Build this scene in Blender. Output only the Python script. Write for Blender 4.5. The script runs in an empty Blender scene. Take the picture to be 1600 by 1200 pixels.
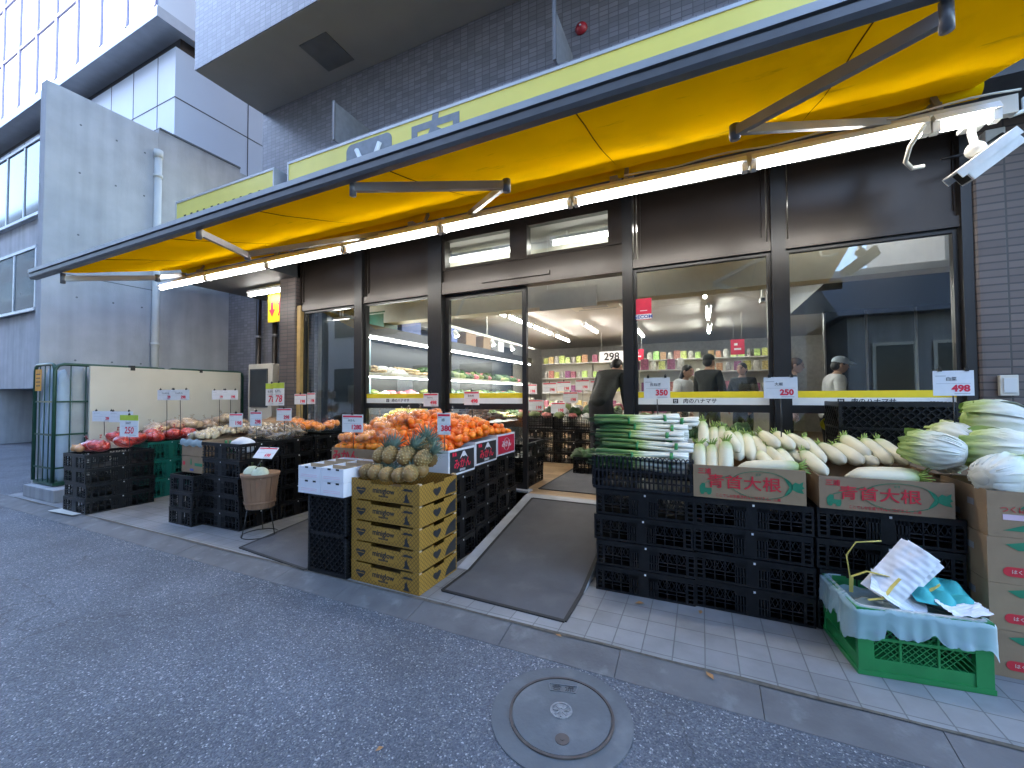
import bpy, bmesh, math, random
from mathutils import Matrix, Vector, Euler, noise
random.seed(7)
S = bpy.context.scene
R = math.radians
# ---------------------------------------------------------------- camera
cam = bpy.data.cameras.new('camera'); camo = bpy.data.objects.new('camera', cam)
S.collection.objects.link(camo); S.camera = camo
cam.sensor_width = 36; cam.lens = 640 / 1600 * 36; cam.clip_start = .05; cam.clip_end = 400
camo.location = (0, 0, 1.28)
_yaw, _pit, _rol = 0.431366, 0.0267978, -0.0045724
camo.matrix_world = (Matrix.Translation((0, 0, 1.28)) @ Matrix.Rotation(_yaw, 4, 'Z') @
                     Matrix.Rotation(math.pi / 2 + _pit, 4, 'X') @ Matrix.Rotation(_rol, 4, 'Z'))
# ---------------------------------------------------------------- sky, sun, exposure
SUN_EL, SUN_AZ = R(36), R(40)          # azimuth measured from -Y towards -X
W = bpy.data.worlds.new('World'); S.world = W; W.use_nodes = True
nt = W.node_tree; bg = nt.nodes['Background']
sky = nt.nodes.new('ShaderNodeTexSky'); sky.sky_type = 'NISHITA'; sky.sun_disc = False
sky.sun_elevation = SUN_EL; sky.sun_rotation = R(180) + SUN_AZ
sky.air_density = 1.0; sky.dust_density = .4; sky.ozone_density = 3.0
nt.links.new(sky.outputs[0], bg.inputs[0]); bg.inputs[1].default_value = 0.15
sl = bpy.data.lights.new('sun', 'SUN'); sl.energy = 2.0; sl.angle = R(.5); sl.color = (1, .95, .88)
so = bpy.data.objects.new('sun', sl); S.collection.objects.link(so)
sdir = Vector((-math.sin(SUN_AZ) * math.cos(SUN_EL), -math.cos(SUN_AZ) * math.cos(SUN_EL), math.sin(SUN_EL)))
so.rotation_euler = sdir.to_track_quat('Z', 'Y').to_euler()
so.location = (0, 0, 30)
S.view_settings.view_transform = 'Standard'; S.view_settings.look = 'None'
S.view_settings.exposure = 3.4; S.view_settings.gamma = 1
S.cycles.use_denoising = True
S.cycles.max_bounces = 8; S.cycles.diffuse_bounces = 3; S.cycles.glossy_bounces = 4
S.cycles.transparent_max_bounces = 24; S.cycles.sample_clamp_indirect = 6
S.cycles.caustics_reflective = False; S.cycles.caustics_refractive = False
TUBE = 4.0      # emission of the shop's lamps
# ---------------------------------------------------------------- materials
M = {}
def pm(name, col, rough=.6, var=.12, scale=14, bump=0., metal=0, rnd=0., spec=.5, col2=None, bscale=None, emit=None, coat=0, sheen=0, trans=0):
    m = bpy.data.materials.new(name); m.use_nodes = True; t = m.node_tree; b = t.nodes['Principled BSDF']
    b.inputs['Roughness'].default_value = rough; b.inputs['Metallic'].default_value = metal
    b.inputs['Specular IOR Level'].default_value = spec
    if coat: b.inputs['Coat Weight'].default_value = coat
    tc = t.nodes.new('ShaderNodeTexCoord')
    n = t.nodes.new('ShaderNodeTexNoise'); n.inputs['Scale'].default_value = scale; n.inputs['Detail'].default_value = 5
    t.links.new(tc.outputs['Object'], n.inputs['Vector'])
    r = t.nodes.new('ShaderNodeValToRGB'); e = r.color_ramp.elements
    e[0].position = .3; e[1].position = .72
    c2 = col2 if col2 else tuple(min(1, c * (1 + var)) for c in col)
    c1 = col if col2 else tuple(c * (1 - var) for c in col)
    e[0].color = (*c1, 1); e[1].color = (*c2, 1)
    t.links.new(n.outputs[0], r.inputs[0]); out = r.outputs[0]
    if rnd:
        oi = t.nodes.new('ShaderNodeObjectInfo'); mr = t.nodes.new('ShaderNodeMapRange')
        mr.inputs[3].default_value = 1 - rnd; mr.inputs[4].default_value = 1 + rnd
        t.links.new(oi.outputs['Random'], mr.inputs[0])
        hs = t.nodes.new('ShaderNodeHueSaturation'); t.links.new(mr.outputs[0], hs.inputs['Value'])
        mh = t.nodes.new('ShaderNodeMapRange'); mh.inputs[3].default_value = .5 - rnd * .06; mh.inputs[4].default_value = .5 + rnd * .06
        t.links.new(oi.outputs['Random'], mh.inputs[0]); t.links.new(mh.outputs[0], hs.inputs['Hue'])
        t.links.new(out, hs.inputs['Color']); out = hs.outputs[0]
    t.links.new(out, b.inputs['Base Color'])
    if bump:
        n2 = t.nodes.new('ShaderNodeTexNoise'); n2.inputs['Scale'].default_value = bscale or scale * 6; n2.inputs['Detail'].default_value = 4
        t.links.new(tc.outputs['Object'], n2.inputs['Vector'])
        bp = t.nodes.new('ShaderNodeBump'); bp.inputs['Strength'].default_value = bump; bp.inputs['Distance'].default_value = .01
        t.links.new(n2.outputs[0], bp.inputs['Height']); t.links.new(bp.outputs[0], b.inputs['Normal'])
    if emit:
        b.inputs['Emission Color'].default_value = (*emit[0], 1); b.inputs['Emission Strength'].default_value = emit[1]
    if trans:
        tr = t.nodes.new('ShaderNodeBsdfTranslucent'); t.links.new(out, tr.inputs[0])
        mx = t.nodes.new('ShaderNodeMixShader'); mx.inputs[0].default_value = trans
        o = t.nodes['Material Output']; t.links.new(b.outputs[0], mx.inputs[1]); t.links.new(tr.outputs[0], mx.inputs[2]); t.links.new(mx.outputs[0], o.inputs[0])
    M[name] = m; return m

def stain(name, col, lo=.58, hi=.75, amt=.5, scale=(1, 1, 1), nscale=3):
    t = M[name].node_tree; b = t.nodes['Principled BSDF']; src = b.inputs['Base Color'].links[0].from_socket
    tc = t.nodes.new('ShaderNodeTexCoord'); mp = t.nodes.new('ShaderNodeMapping'); mp.inputs['Scale'].default_value = scale; t.links.new(tc.outputs['Object'], mp.inputs[0])
    n = t.nodes.new('ShaderNodeTexNoise'); n.inputs['Scale'].default_value = nscale; n.inputs['Detail'].default_value = 8; n.inputs['Roughness'].default_value = .62; t.links.new(mp.outputs[0], n.inputs['Vector'])
    mr = t.nodes.new('ShaderNodeMapRange'); mr.inputs[1].default_value = lo; mr.inputs[2].default_value = hi; mr.inputs[4].default_value = amt; t.links.new(n.outputs[0], mr.inputs[0])
    mx = t.nodes.new('ShaderNodeMix'); mx.data_type = 'RGBA'; t.links.new(mr.outputs[0], mx.inputs[0]); t.links.new(src, mx.inputs[6]); mx.inputs[7].default_value = (*col, 1)
    for l in list(t.links):
        if l.from_socket == src and l.to_node.type in ('BSDF_PRINCIPLED', 'BSDF_TRANSLUCENT'): d = l.to_socket; t.links.remove(l); t.links.new(mx.outputs[2], d)
def film(name, tint, gloss=.12, rough=.08, milky=0.0, mcol=(.9, .9, .9)):
    m = bpy.data.materials.new(name); m.use_nodes = True; t = m.node_tree
    for n in list(t.nodes): t.nodes.remove(n)
    o = t.nodes.new('ShaderNodeOutputMaterial'); tr = t.nodes.new('ShaderNodeBsdfTransparent'); tr.inputs[0].default_value = (*tint, 1)
    g = t.nodes.new('ShaderNodeBsdfGlossy'); g.inputs['Roughness'].default_value = rough; g.inputs[0].default_value = (1, 1, 1, 1)
    lw = t.nodes.new('ShaderNodeLayerWeight'); lw.inputs[0].default_value = .5; fr = t.nodes.new('ShaderNodeMath'); fr.operation = 'POWER'; fr.inputs[1].default_value = 4.5; t.links.new(lw.outputs['Facing'], fr.inputs[0])
    ma = t.nodes.new('ShaderNodeMath'); ma.operation = 'MULTIPLY_ADD'; ma.inputs[1].default_value = .95; ma.inputs[2].default_value = gloss + .035; ma.use_clamp = True
    t.links.new(fr.outputs[0], ma.inputs[0]); mx = t.nodes.new('ShaderNodeMixShader'); t.links.new(ma.outputs[0], mx.inputs[0])
    base = tr.outputs[0]
    if milky:
        d = t.nodes.new('ShaderNodeBsdfDiffuse'); d.inputs[0].default_value = (*mcol, 1); m2 = t.nodes.new('ShaderNodeMixShader'); m2.inputs[0].default_value = milky
        t.links.new(tr.outputs[0], m2.inputs[1]); t.links.new(d.outputs[0], m2.inputs[2]); base = m2.outputs[0]
    t.links.new(base, mx.inputs[1]); t.links.new(g.outputs[0], mx.inputs[2]); t.links.new(mx.outputs[0], o.inputs[0])
    if rough > .03:
        tc = t.nodes.new('ShaderNodeTexCoord'); n2 = t.nodes.new('ShaderNodeTexNoise'); n2.inputs['Scale'].default_value = 30
        t.links.new(tc.outputs['Object'], n2.inputs['Vector']); bp = t.nodes.new('ShaderNodeBump'); bp.inputs['Distance'].default_value = .02; bp.inputs['Strength'].default_value = .6
        t.links.new(n2.outputs[0], bp.inputs['Height']); t.links.new(bp.outputs[0], g.inputs['Normal'])
    M[name] = m; return m

def tilemat(name, col, mortar, w, h, axes='XZ', msize=.004, rough=.45, var=.2, offset=0., stain=.15, freq=2, bump=.5):
    m = bpy.data.materials.new(name); m.use_nodes = True; t = m.node_tree; b = t.nodes['Principled BSDF']
    tc = t.nodes.new('ShaderNodeTexCoord'); sp = t.nodes.new('ShaderNodeSeparateXYZ'); cb = t.nodes.new('ShaderNodeCombineXYZ')
    t.links.new(tc.outputs['Object'], sp.inputs[0])
    if axes == 'WALL':   # any vertical face: along = x + y
        ad = t.nodes.new('ShaderNodeMath'); ad.operation = 'ADD'; t.links.new(sp.outputs['X'], ad.inputs[0]); t.links.new(sp.outputs['Y'], ad.inputs[1])
        t.links.new(ad.outputs[0], cb.inputs[0]); t.links.new(sp.outputs['Z'], cb.inputs[1])
    else:
        t.links.new(sp.outputs[axes[0]], cb.inputs[0]); t.links.new(sp.outputs[axes[1]], cb.inputs[1])
    br = t.nodes.new('ShaderNodeTexBrick'); br.offset = offset; br.offset_frequency = freq; br.squash = 1
    br.inputs['Scale'].default_value = 1; br.inputs['Brick Width'].default_value = w; br.inputs['Row Height'].default_value = h
    br.inputs['Mortar Size'].default_value = msize; br.inputs['Mortar Smooth'].default_value = .2; br.inputs['Bias'].default_value = 0
    br.inputs['Color1'].default_value = (*[c * (1 - var) for c in col], 1); br.inputs['Color2'].default_value = (*[c * (1 + var) for c in col], 1)
    br.inputs['Mortar'].default_value = (*mortar, 1); t.links.new(cb.outputs[0], br.inputs['Vector'])
    n = t.nodes.new('ShaderNodeTexNoise'); n.inputs['Scale'].default_value = 1.7; n.inputs['Detail'].default_value = 7; n.inputs['Roughness'].default_value = .65
    t.links.new(tc.outputs['Object'], n.inputs['Vector'])
    mr = t.nodes.new('ShaderNodeMapRange'); mr.inputs[1].default_value = .3; mr.inputs[2].default_value = .7; mr.inputs[3].default_value = 1 - stain; mr.inputs[4].default_value = 1 + stain
    t.links.new(n.outputs[0], mr.inputs[0]); hs = t.nodes.new('ShaderNodeHueSaturation'); t.links.new(mr.outputs[0], hs.inputs['Value'])
    t.links.new(br.outputs[0], hs.inputs['Color']); t.links.new(hs.outputs[0], b.inputs['Base Color'])
    b.inputs['Roughness'].default_value = rough
    bp = t.nodes.new('ShaderNodeBump'); bp.inputs['Strength'].default_value = bump; bp.inputs['Distance'].default_value = .004; bp.invert = True
    t.links.new(br.outputs['Fac'], bp.inputs['Height']); t.links.new(bp.outputs[0], b.inputs['Normal'])
    M[name] = m; return m

def axisramp(name, stops, axis='X', lo=0, hi=1, rough=.4, noise_amt=.1, nscale=20, rnd=.08, spec=.5, stretch=None, bump=0):
    """real colour change along the thing itself (leek, daikon, cabbage leaf)"""
    m = bpy.data.materials.new(name); m.use_nodes = True; t = m.node_tree; b = t.nodes['Principled BSDF']
    tc = t.nodes.new('ShaderNodeTexCoord'); sp = t.nodes.new('ShaderNodeSeparateXYZ'); t.links.new(tc.outputs['Object'], sp.inputs[0])
    mp = t.nodes.new('ShaderNodeMapping'); mp.inputs['Scale'].default_value = stretch or (1, 1, 1)
    t.links.new(tc.outputs['Object'], mp.inputs[0])
    n = t.nodes.new('ShaderNodeTexNoise'); n.inputs['Scale'].default_value = nscale; n.inputs['Detail'].default_value = 4; t.links.new(mp.outputs[0], n.inputs['Vector'])
    mr = t.nodes.new('ShaderNodeMapRange'); mr.inputs[1].default_value = lo; mr.inputs[2].default_value = hi; t.links.new(sp.outputs[axis], mr.inputs[0])
    a = t.nodes.new('ShaderNodeMath'); a.operation = 'MULTIPLY_ADD'; a.inputs[1].default_value = noise_amt; t.links.new(n.outputs[0], a.inputs[0]); t.links.new(mr.outputs[0], a.inputs[2])
    s = t.nodes.new('ShaderNodeMath'); s.operation = 'SUBTRACT'; s.inputs[1].default_value = noise_amt * .5; t.links.new(a.outputs[0], s.inputs[0])
    r = t.nodes.new('ShaderNodeValToRGB'); e = r.color_ramp.elements
    while len(e) < len(stops): e.new(.5)
    for k, (p, c) in enumerate(stops): e[k].position = p; e[k].color = (*c, 1)
    t.links.new(s.outputs[0], r.inputs[0])
    oi = t.nodes.new('ShaderNodeObjectInfo'); m2 = t.nodes.new('ShaderNodeMapRange'); m2.inputs[3].default_value = 1 - rnd; m2.inputs[4].default_value = 1 + rnd
    t.links.new(oi.outputs['Random'], m2.inputs[0]); hs = t.nodes.new('ShaderNodeHueSaturation'); t.links.new(m2.outputs[0], hs.inputs['Value']); t.links.new(r.outputs[0], hs.inputs['Color'])
    t.links.new(hs.outputs[0], b.inputs['Base Color']); b.inputs['Roughness'].default_value = rough; b.inputs['Specular IOR Level'].default_value = spec
    if bump:
        bp = t.nodes.new('ShaderNodeBump'); bp.inputs['Strength'].default_value = bump; bp.inputs['Distance'].default_value = .01
        t.links.new(n.outputs[0], bp.inputs['Height']); t.links.new(bp.outputs[0], b.inputs['Normal'])
    M[name] = m; return m

def asphalt():
    m = bpy.data.materials.new('asphalt'); m.use_nodes = True; t = m.node_tree; b = t.nodes['Principled BSDF']
    tc = t.nodes.new('ShaderNodeTexCoord')
    v = t.nodes.new('ShaderNodeTexVoronoi'); v.inputs['Scale'].default_value = 165; t.links.new(tc.outputs['Object'], v.inputs['Vector'])
    sp = t.nodes.new('ShaderNodeSeparateColor'); t.links.new(v.outputs['Color'], sp.inputs[0])
    r = t.nodes.new('ShaderNodeValToRGB'); e = r.color_ramp.elements
    e[0].position = 0; e[0].color = (.050, .055, .066, 1); e[1].position = .72; e[1].color = (.103, .112, .133, 1)
    for p, c in ((.88, .125), (.955, .19), (1., .36)):
        q = e.new(p); q.color = (c, c, c * 1.02, 1)
    t.links.new(sp.outputs[0], r.inputs[0])
    n = t.nodes.new('ShaderNodeTexNoise'); n.inputs['Scale'].default_value = 1.3; n.inputs['Detail'].default_value = 8; n.inputs['Roughness'].default_value = .7
    t.links.new(tc.outputs['Object'], n.inputs['Vector'])
    mr = t.nodes.new('ShaderNodeMapRange'); mr.inputs[1].default_value = .3; mr.inputs[2].default_value = .7; mr.inputs[3].default_value = .70; mr.inputs[4].default_value = 1.35
    t.links.new(n.outputs[0], mr.inputs[0]); hs = t.nodes.new('ShaderNodeHueSaturation'); t.links.new(mr.outputs[0], hs.inputs['Value']); t.links.new(r.outputs[0], hs.inputs['Color'])
    # worn seams and hairline cracks of the old surfacing
    n3 = t.nodes.new('ShaderNodeTexNoise'); n3.inputs['Scale'].default_value = 3; n3.inputs['Detail'].default_value = 6; t.links.new(tc.outputs['Object'], n3.inputs['Vector'])
    ad = t.nodes.new('ShaderNodeVectorMath'); ad.operation = 'MULTIPLY_ADD'; ad.inputs[1].default_value = (.5, .5, .5); t.links.new(n3.outputs['Color'], ad.inputs[0]); t.links.new(tc.outputs['Object'], ad.inputs[2])
    v2 = t.nodes.new('ShaderNodeTexVoronoi'); v2.feature = 'DISTANCE_TO_EDGE'; v2.inputs['Scale'].default_value = .42; t.links.new(ad.outputs[0], v2.inputs['Vector'])
    mc = t.nodes.new('ShaderNodeMapRange'); mc.inputs[1].default_value = .0008; mc.inputs[2].default_value = .004; mc.inputs[3].default_value = .5; mc.inputs[4].default_value = 0; t.links.new(v2.outputs[0], mc.inputs[0])
    mx = t.nodes.new('ShaderNodeMix'); mx.data_type = 'RGBA'; t.links.new(mc.outputs[0], mx.inputs[0]); t.links.new(hs.outputs[0], mx.inputs[6]); mx.inputs[7].default_value = (.03, .03, .03, 1)
    t.links.new(mx.outputs[2], b.inputs['Base Color']); b.inputs['Roughness'].default_value = .75
    bp = t.nodes.new('ShaderNodeBump'); bp.inputs['Strength'].default_value = .8; bp.inputs['Distance'].default_value = .004; bp.invert = True
    t.links.new(v.outputs['Distance'], bp.inputs['Height']); t.links.new(bp.outputs[0], b.inputs['Normal'])
    M['asphalt'] = m
asphalt()
def concrete(name, col, streak=.35, rough=.8):
    m = pm(name, col, rough, .1, 3, .25, bscale=60); t = m.node_tree; b = t.nodes['Principled BSDF']
    l = b.inputs['Base Color'].links[0]; src = l.from_socket
    tc = t.nodes.new('ShaderNodeTexCoord'); mp = t.nodes.new('ShaderNodeMapping'); mp.inputs['Scale'].default_value = (3.5, 3.5, .25); t.links.new(tc.outputs['Object'], mp.inputs[0])
    n = t.nodes.new('ShaderNodeTexNoise'); n.inputs['Scale'].default_value = 1.6; n.inputs['Detail'].default_value = 7; t.links.new(mp.outputs[0], n.inputs['Vector'])
    mr = t.nodes.new('ShaderNodeMapRange'); mr.inputs[1].default_value = .42; mr.inputs[2].default_value = .72; mr.inputs[3].default_value = 1.05; mr.inputs[4].default_value = 1 - streak
    t.links.new(n.outputs[0], mr.inputs[0]); hs = t.nodes.new('ShaderNodeHueSaturation'); t.links.new(mr.outputs[0], hs.inputs['Value']); t.links.new(src, hs.inputs['Color']); t.links.new(hs.outputs[0], b.inputs['Base Color'])
    return m
def netcard(name, base, ink, scale=34):
    """printed diagonal net on a fruit carton"""
    m = bpy.data.materials.new(name); m.use_nodes = True; t = m.node_tree; b = t.nodes['Principled BSDF']; b.inputs['Roughness'].default_value = .65
    tc = t.nodes.new('ShaderNodeTexCoord'); sp = t.nodes.new('ShaderNodeSeparateXYZ'); t.links.new(tc.outputs['Object'], sp.inputs[0])
    ad = t.nodes.new('ShaderNodeMath'); ad.operation = 'ADD'; t.links.new(sp.outputs['X'], ad.inputs[0]); t.links.new(sp.outputs['Y'], ad.inputs[1])
    outs = []
    for sg in ('ADD', 'SUBTRACT'):
        c = t.nodes.new('ShaderNodeMath'); c.operation = sg; t.links.new(ad.outputs[0], c.inputs[0]); t.links.new(sp.outputs['Z'], c.inputs[1])
        k = t.nodes.new('ShaderNodeMath'); k.operation = 'MULTIPLY'; k.inputs[1].default_value = scale; t.links.new(c.outputs[0], k.inputs[0])
        f = t.nodes.new('ShaderNodeMath'); f.operation = 'PINGPONG'; f.inputs[1].default_value = .5; t.links.new(k.outputs[0], f.inputs[0]); outs.append(f)
    mn = t.nodes.new('ShaderNodeMath'); mn.operation = 'MINIMUM'; t.links.new(outs[0].outputs[0], mn.inputs[0]); t.links.new(outs[1].outputs[0], mn.inputs[1])
    lt = t.nodes.new('ShaderNodeMath'); lt.operation = 'LESS_THAN'; lt.inputs[1].default_value = .09; t.links.new(mn.outputs[0], lt.inputs[0])
    n = t.nodes.new('ShaderNodeTexNoise'); n.inputs['Scale'].default_value = 8; t.links.new(tc.outputs['Object'], n.inputs['Vector'])
    r = t.nodes.new('ShaderNodeValToRGB'); r.color_ramp.elements[0].color = (*[c * .85 for c in base], 1); r.color_ramp.elements[1].color = (*[min(1, c * 1.15) for c in base], 1); t.links.new(n.outputs[0], r.inputs[0])
    mx = t.nodes.new('ShaderNodeMix'); mx.data_type = 'RGBA'; t.links.new(lt.outputs[0], mx.inputs[0]); t.links.new(r.outputs[0], mx.inputs[6]); mx.inputs[7].default_value = (*ink, 1)
    t.links.new(mx.outputs[2], b.inputs['Base Color']); M[name] = m
netcard('netcard', (.34, .18, .022), (.15, .075, .012))
pm('mustard', (.36, .19, .025), .65)
concrete('concrete', (.34, .35, .37)); concrete('concrete_wall', (.40, .405, .425), .12); concrete('kerbstone', (.118, .113, .112), .25)
concrete('pale_concrete', (.40, .41, .43), .2)
tilemat('paving', (.222, .22, .22), (.12, .118, .115), .1445, .1445, 'XY', .003, .6, .09, 0, .26)
tilemat('upper_tile', (.215, .205, .225), (.12, .12, .13), .095, .05, 'WALL', .004, .35, .18, 0, .08)
tilemat('pillar_tile', (.115, .088, .078), (.05, .044, .042), .155, .052, 'WALL', .006, .4, .16, 0, .1)
tilemat('wood_floor', (.36, .24, .13), (.2, .13, .07), .9, .11, 'XY', .003, .35, .2, .5, .1)
pm('soffit', (.28, .275, .275), .7, .05, 3)
pm('fin_grey', (.20, .20, .215), .5); pm('dark_soffit', (.07, .07, .07), .6)
pm('bronze', (.026, .018, .013), .3, .2, 3, .03, metal=.3, spec=.6)
pm('frame_black', (.014, .013, .013), .35, .15, 10)
pm('black_plastic', (.005, .005, .0058), .42, .5, 20, .12, rnd=.3, spec=.4)
pm('basket_black', (.006, .006, .008), .35, .3, 20)
pm('inner_shade_black', (.003, .003, .003), .9); pm('brown_basket', (.06, .025, .015), .4)
pm('green_plastic', (.02, .17, .07), .4, .2, 8, rnd=.1); pm('teal_plastic', (.005, .12, .09), .4, .2, 8, rnd=.1)
pm('bright_green', (.02, .20, .055), .32, .15, 8, .05)
pm('cage_green', (.015, .06, .035), .4)
pm('cardboard', (.31, .205, .12), .75, .1, 9, .1, rnd=.08); pm('card_inside', (.44, .32, .20), .8)
pm('white_card', (.70, .70, .74), .6, .04, 9); pm('paper', (.78, .78, .80), .6, .03, 30)
pm('pink_ink', (.72, .52, .6), .6); pm('red_ink', (.62, .025, .04), .6); pm('green_ink', (.02, .20, .10), .6); pm('black_ink', (.02, .02, .022), .6)
pm('grey_ink', (.30, .30, .32), .6); pm('price_red', (.75, .02, .06), .5); pm('lime_paper', (.50, .62, .05), .5); pm('blue_ink', (.05, .09, .35), .5)
pm('yellow_decal', (.80, .62, .02), .4, .03); pm('white_decal', (.75, .76, .75), .4, .03)
pm('sign_yellow', (.82, .72, .16), .35, .05, 2); pm('sign_grey', (.20, .23, .27), .5); pm('bright_yellow', (.85, .60, .01), .45)
pm('canvas', (.82, .50, .002), .85, .10, 1.3, .15, bscale=140, trans=.48, spec=0)

pm('canvas_seam', (.10, .05, .005), .9, spec=0)
pm('alu', (.50, .52, .55), .4, .08, 6, metal=.3); pm('alu_dark', (.15, .152, .16), .4, .1, 6, metal=.4); pm('steel', (.5, .5, .5), .3, .1, 8, metal=.9)
pm('arm_grey', (.27, .27, .28), .4, .1, 6, metal=.4)
pm('lamp_white', (.75, .74, .70), .5); pm('tube', (1, 1, 1), .5, emit=((1, .985, .95), TUBE))
pm('tube_in', (1, 1, 1), .5, emit=((1, .98, .94), 7)); pm('tube_soft', (1, 1, 1), .5, emit=((1, .98, .93), 2)); pm('pink_tube', (1, .4, .8), .5, emit=((1, .35, .75), 10))
pm('mat_grey', (.10, .10, .108), .85, .12, 5, .5, bscale=300); 
pm('rubber', (.02, .02, .02), .7)
pm('cream', (.62, .60, .52), .6, .04); pm('cream_board', (.58, .54, .46), .6, .04, 3)
pm('white_paint', (.70, .71, .70), .5, .04, 4); pm('ceiling_grey', (.50, .48, .45), .8, .04, 2)
pm('dark_inside', (.012, .016, .017), .4); pm('reflection_teal', (.16, .25, .28), .3, .4, 4); pm('wall_inside', (.48, .47, .44), .7)
pm('panel_white', (.62, .65, .70), .4, .03, 1); pm('glazing', (.80, .81, .84), .25, .03, .4); pm('mullion', (.30, .31, .50), .5)
pm('window_glass', (.05, .06, .07), .06, .3, 1, spec=.12); pm('gasket', (.05, .05, .055), .6)
pm('wood_edge', (.42, .28, .10), .5)
pm('pvc', (.56, .56, .54), .5, .06, 3); pm('iron', (.13, .14, .15), .6, .2, 8, .4, bscale=90, metal=.2); pm('emblem_metal', (.20, .21, .22), .55, .35, 60, metal=.2); pm('rust', (.075, .058, .05), .75, .3, 20)
pm('manhole_concrete', (.098, .104, .11), .8, .12, 6, .3)
pm('persimmon', (.84, .18, .012), .28, .12, 9, rnd=.18); pm('mandarin', (.88, .25, .012), .38, .1, 9, .25, rnd=.14, bscale=120)
pm('stalk', (.10, .12, .03), .7); pm('yuzu', (.72, .58, .04), .45, .15, 9, rnd=.2, bump=.2)
pm('onion_red', (.62, .11, .05), .4, .3, 18, rnd=.2); pm('onion_skin', (.52, .27, .12), .45, .25, 18, rnd=.2)
pm('potato', (.50, .34, .19), .7, .2, 12, .3, rnd=.2); pm('mushroom', (.56, .43, .25), .7, .25, 25, rnd=.2); pm('gobo', (.22, .14, .08), .8, .25, 15, rnd=.2)
pm('greens', (.04, .09, .025), .55, .5, 16, .3, rnd=.3); pm('pale_greens', (.22, .28, .10), .5, .35, 16, .3, rnd=.3); pm('aubergine', (.03, .012, .03), .25, rnd=.3)
pm('meat_pink', (.55, .16, .16), .4, .4, 30, rnd=.3); pm('tray_white', (.66, .66, .64), .4, .1, rnd=.15)
pm('crown_leaf', (.16, .235, .185), .5, .3, 12, rnd=.15)
pm('melon', (.62, .66, .48), .5, .12, 30, .15); pm('bucket_wood', (.27, .15, .085), .6, .2, 6)
pm('teal_pulp', (.05, .42, .42), .7, .06, 20, .15); pm('strap_yellow', (.68, .56, .14), .4); pm('blue_bag', (.05, .11, .40), .4); pm('foam', (.34, .42, .50), .5, .05)
pm('sack_grey', (.33, .33, .31), .5, .12, 6, .3)
pm('skin', (.50, .30, .21), .55, .06); pm('jacket_dark', (.016, .019, .017), .75, .35, 12, .6, bscale=18); pm('trousers', (.014, .014, .018), .8); pm('white_coat', (.62, .64, .66), .7)
pm('hair', (.012, .010, .009), .5); pm('brown_hair', (.10, .05, .025), .5); pm('cap_blue', (.50, .58, .68), .7); pm('olive_coat', (.06, .065, .045), .7); pm('shoe', (.015, .015, .015), .5)
pm('red_paint', (.42, .02, .03), .35); pm('red_sticker', (.62, .02, .06), .4)
mpk = pm('packet', (.50, .28, .16), .45, .5, 30, rnd=.6)
for n_ in mpk.node_tree.nodes:
    if n_.type == 'MAP_RANGE' and n_.outputs[0].links and n_.outputs[0].links[0].to_socket.name == 'Hue': n_.inputs[3].default_value = .30; n_.inputs[4].default_value = .72; pm('packet_pale', (.55, .53, .48), .45, .3, 30, rnd=.4)
pm('leaf_dry', (.35, .17, .06), .7, .3, 30)
film('glass', (.95, .98, .97), .02, .0); film('cling', (1, 1, 1), .03, .15, .03); film('bag_clear', (.88, .96, 1), -.02, .5, .50, (.50, .68, .76))
film('red_net', (1, .60, .58), .04, .35, .22, (.65, .06, .05)); film('brown_bag', (1, .95, .9), .03, .2, .06)
axisramp('leek', [(0, (.05, .13, .05)), (.30, (.11, .24, .07)), (.46, (.36, .48, .16)), (.56, (.74, .76, .62)), (1, (.80, .79, .73))], 'X', -.3, .3, .35, .12, 12, stretch=(1, 14, 14))
axisramp('leek_leaf', [(0, (.045, .11, .06)), (.6, (.08, .17, .07)), (1, (.16, .26, .08))], 'X', -.3, .3, .4, .1, 12)
axisramp('daikon', [(0, (.66, .60, .44)), (.25, (.80, .73, .53)), (.74, (.78, .72, .50)), (.9, (.50, .56, .26)), (1, (.34, .44, .12))], 'Z', 0, .3, .38, .14, 16, stretch=(1, 1, 1))
pm('daikon_stub', (.30, .42, .09), .5, .3, 30)
axisramp('cabbage', [(0, (.66, .64, .54)), (.1, (.80, .80, .72)), (.5, (.78, .80, .64)), (.74, (.50, .60, .20)), (1, (.26, .40, .06))], 'Z', 0, .34, .42, .35, 9, stretch=(2.2, 2.2, .8), bump=.25)
axisramp('pineapple', [(0, (.24, .13, .04)), (.4, (.33, .20, .06)), (.65, (.18, .12, .04)), (1, (.08, .08, .03))], 'Z', 0, .17, .55, .9, 55, rnd=.2, bump=.3)
pm('pine_eye', (.36, .26, .11), .6, .3, 60)
stain('black_plastic', (.05, .045, .04), .6, .8, .35, (1, 1, 1), 9)
stain('canvas', (.40, .24, .01), .56, .76, .4, (1, 1, 1), 1.6)
stain('canvas', (.22, .13, .02), .63, .72, .4, (1.2, 5, 5), 2.2)
stain('mat_grey', (.16, .155, .15), .56, .75, .6, (1, 1, 1), 2.5)
stain('paving', (.13, .125, .12), .55, .75, .6, (1, 1, 1), 2.2)
stain('kerbstone', (.22, .22, .215), .55, .7, .5, (1, 1, 1), 7)
stain('manhole_concrete', (.16, .16, .16), .52, .7, .6, (1, 1, 1), 6)
stain('concrete_wall', (.20, .20, .205), .55, .72, .45, (1, 1, .4), 1.1)
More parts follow.
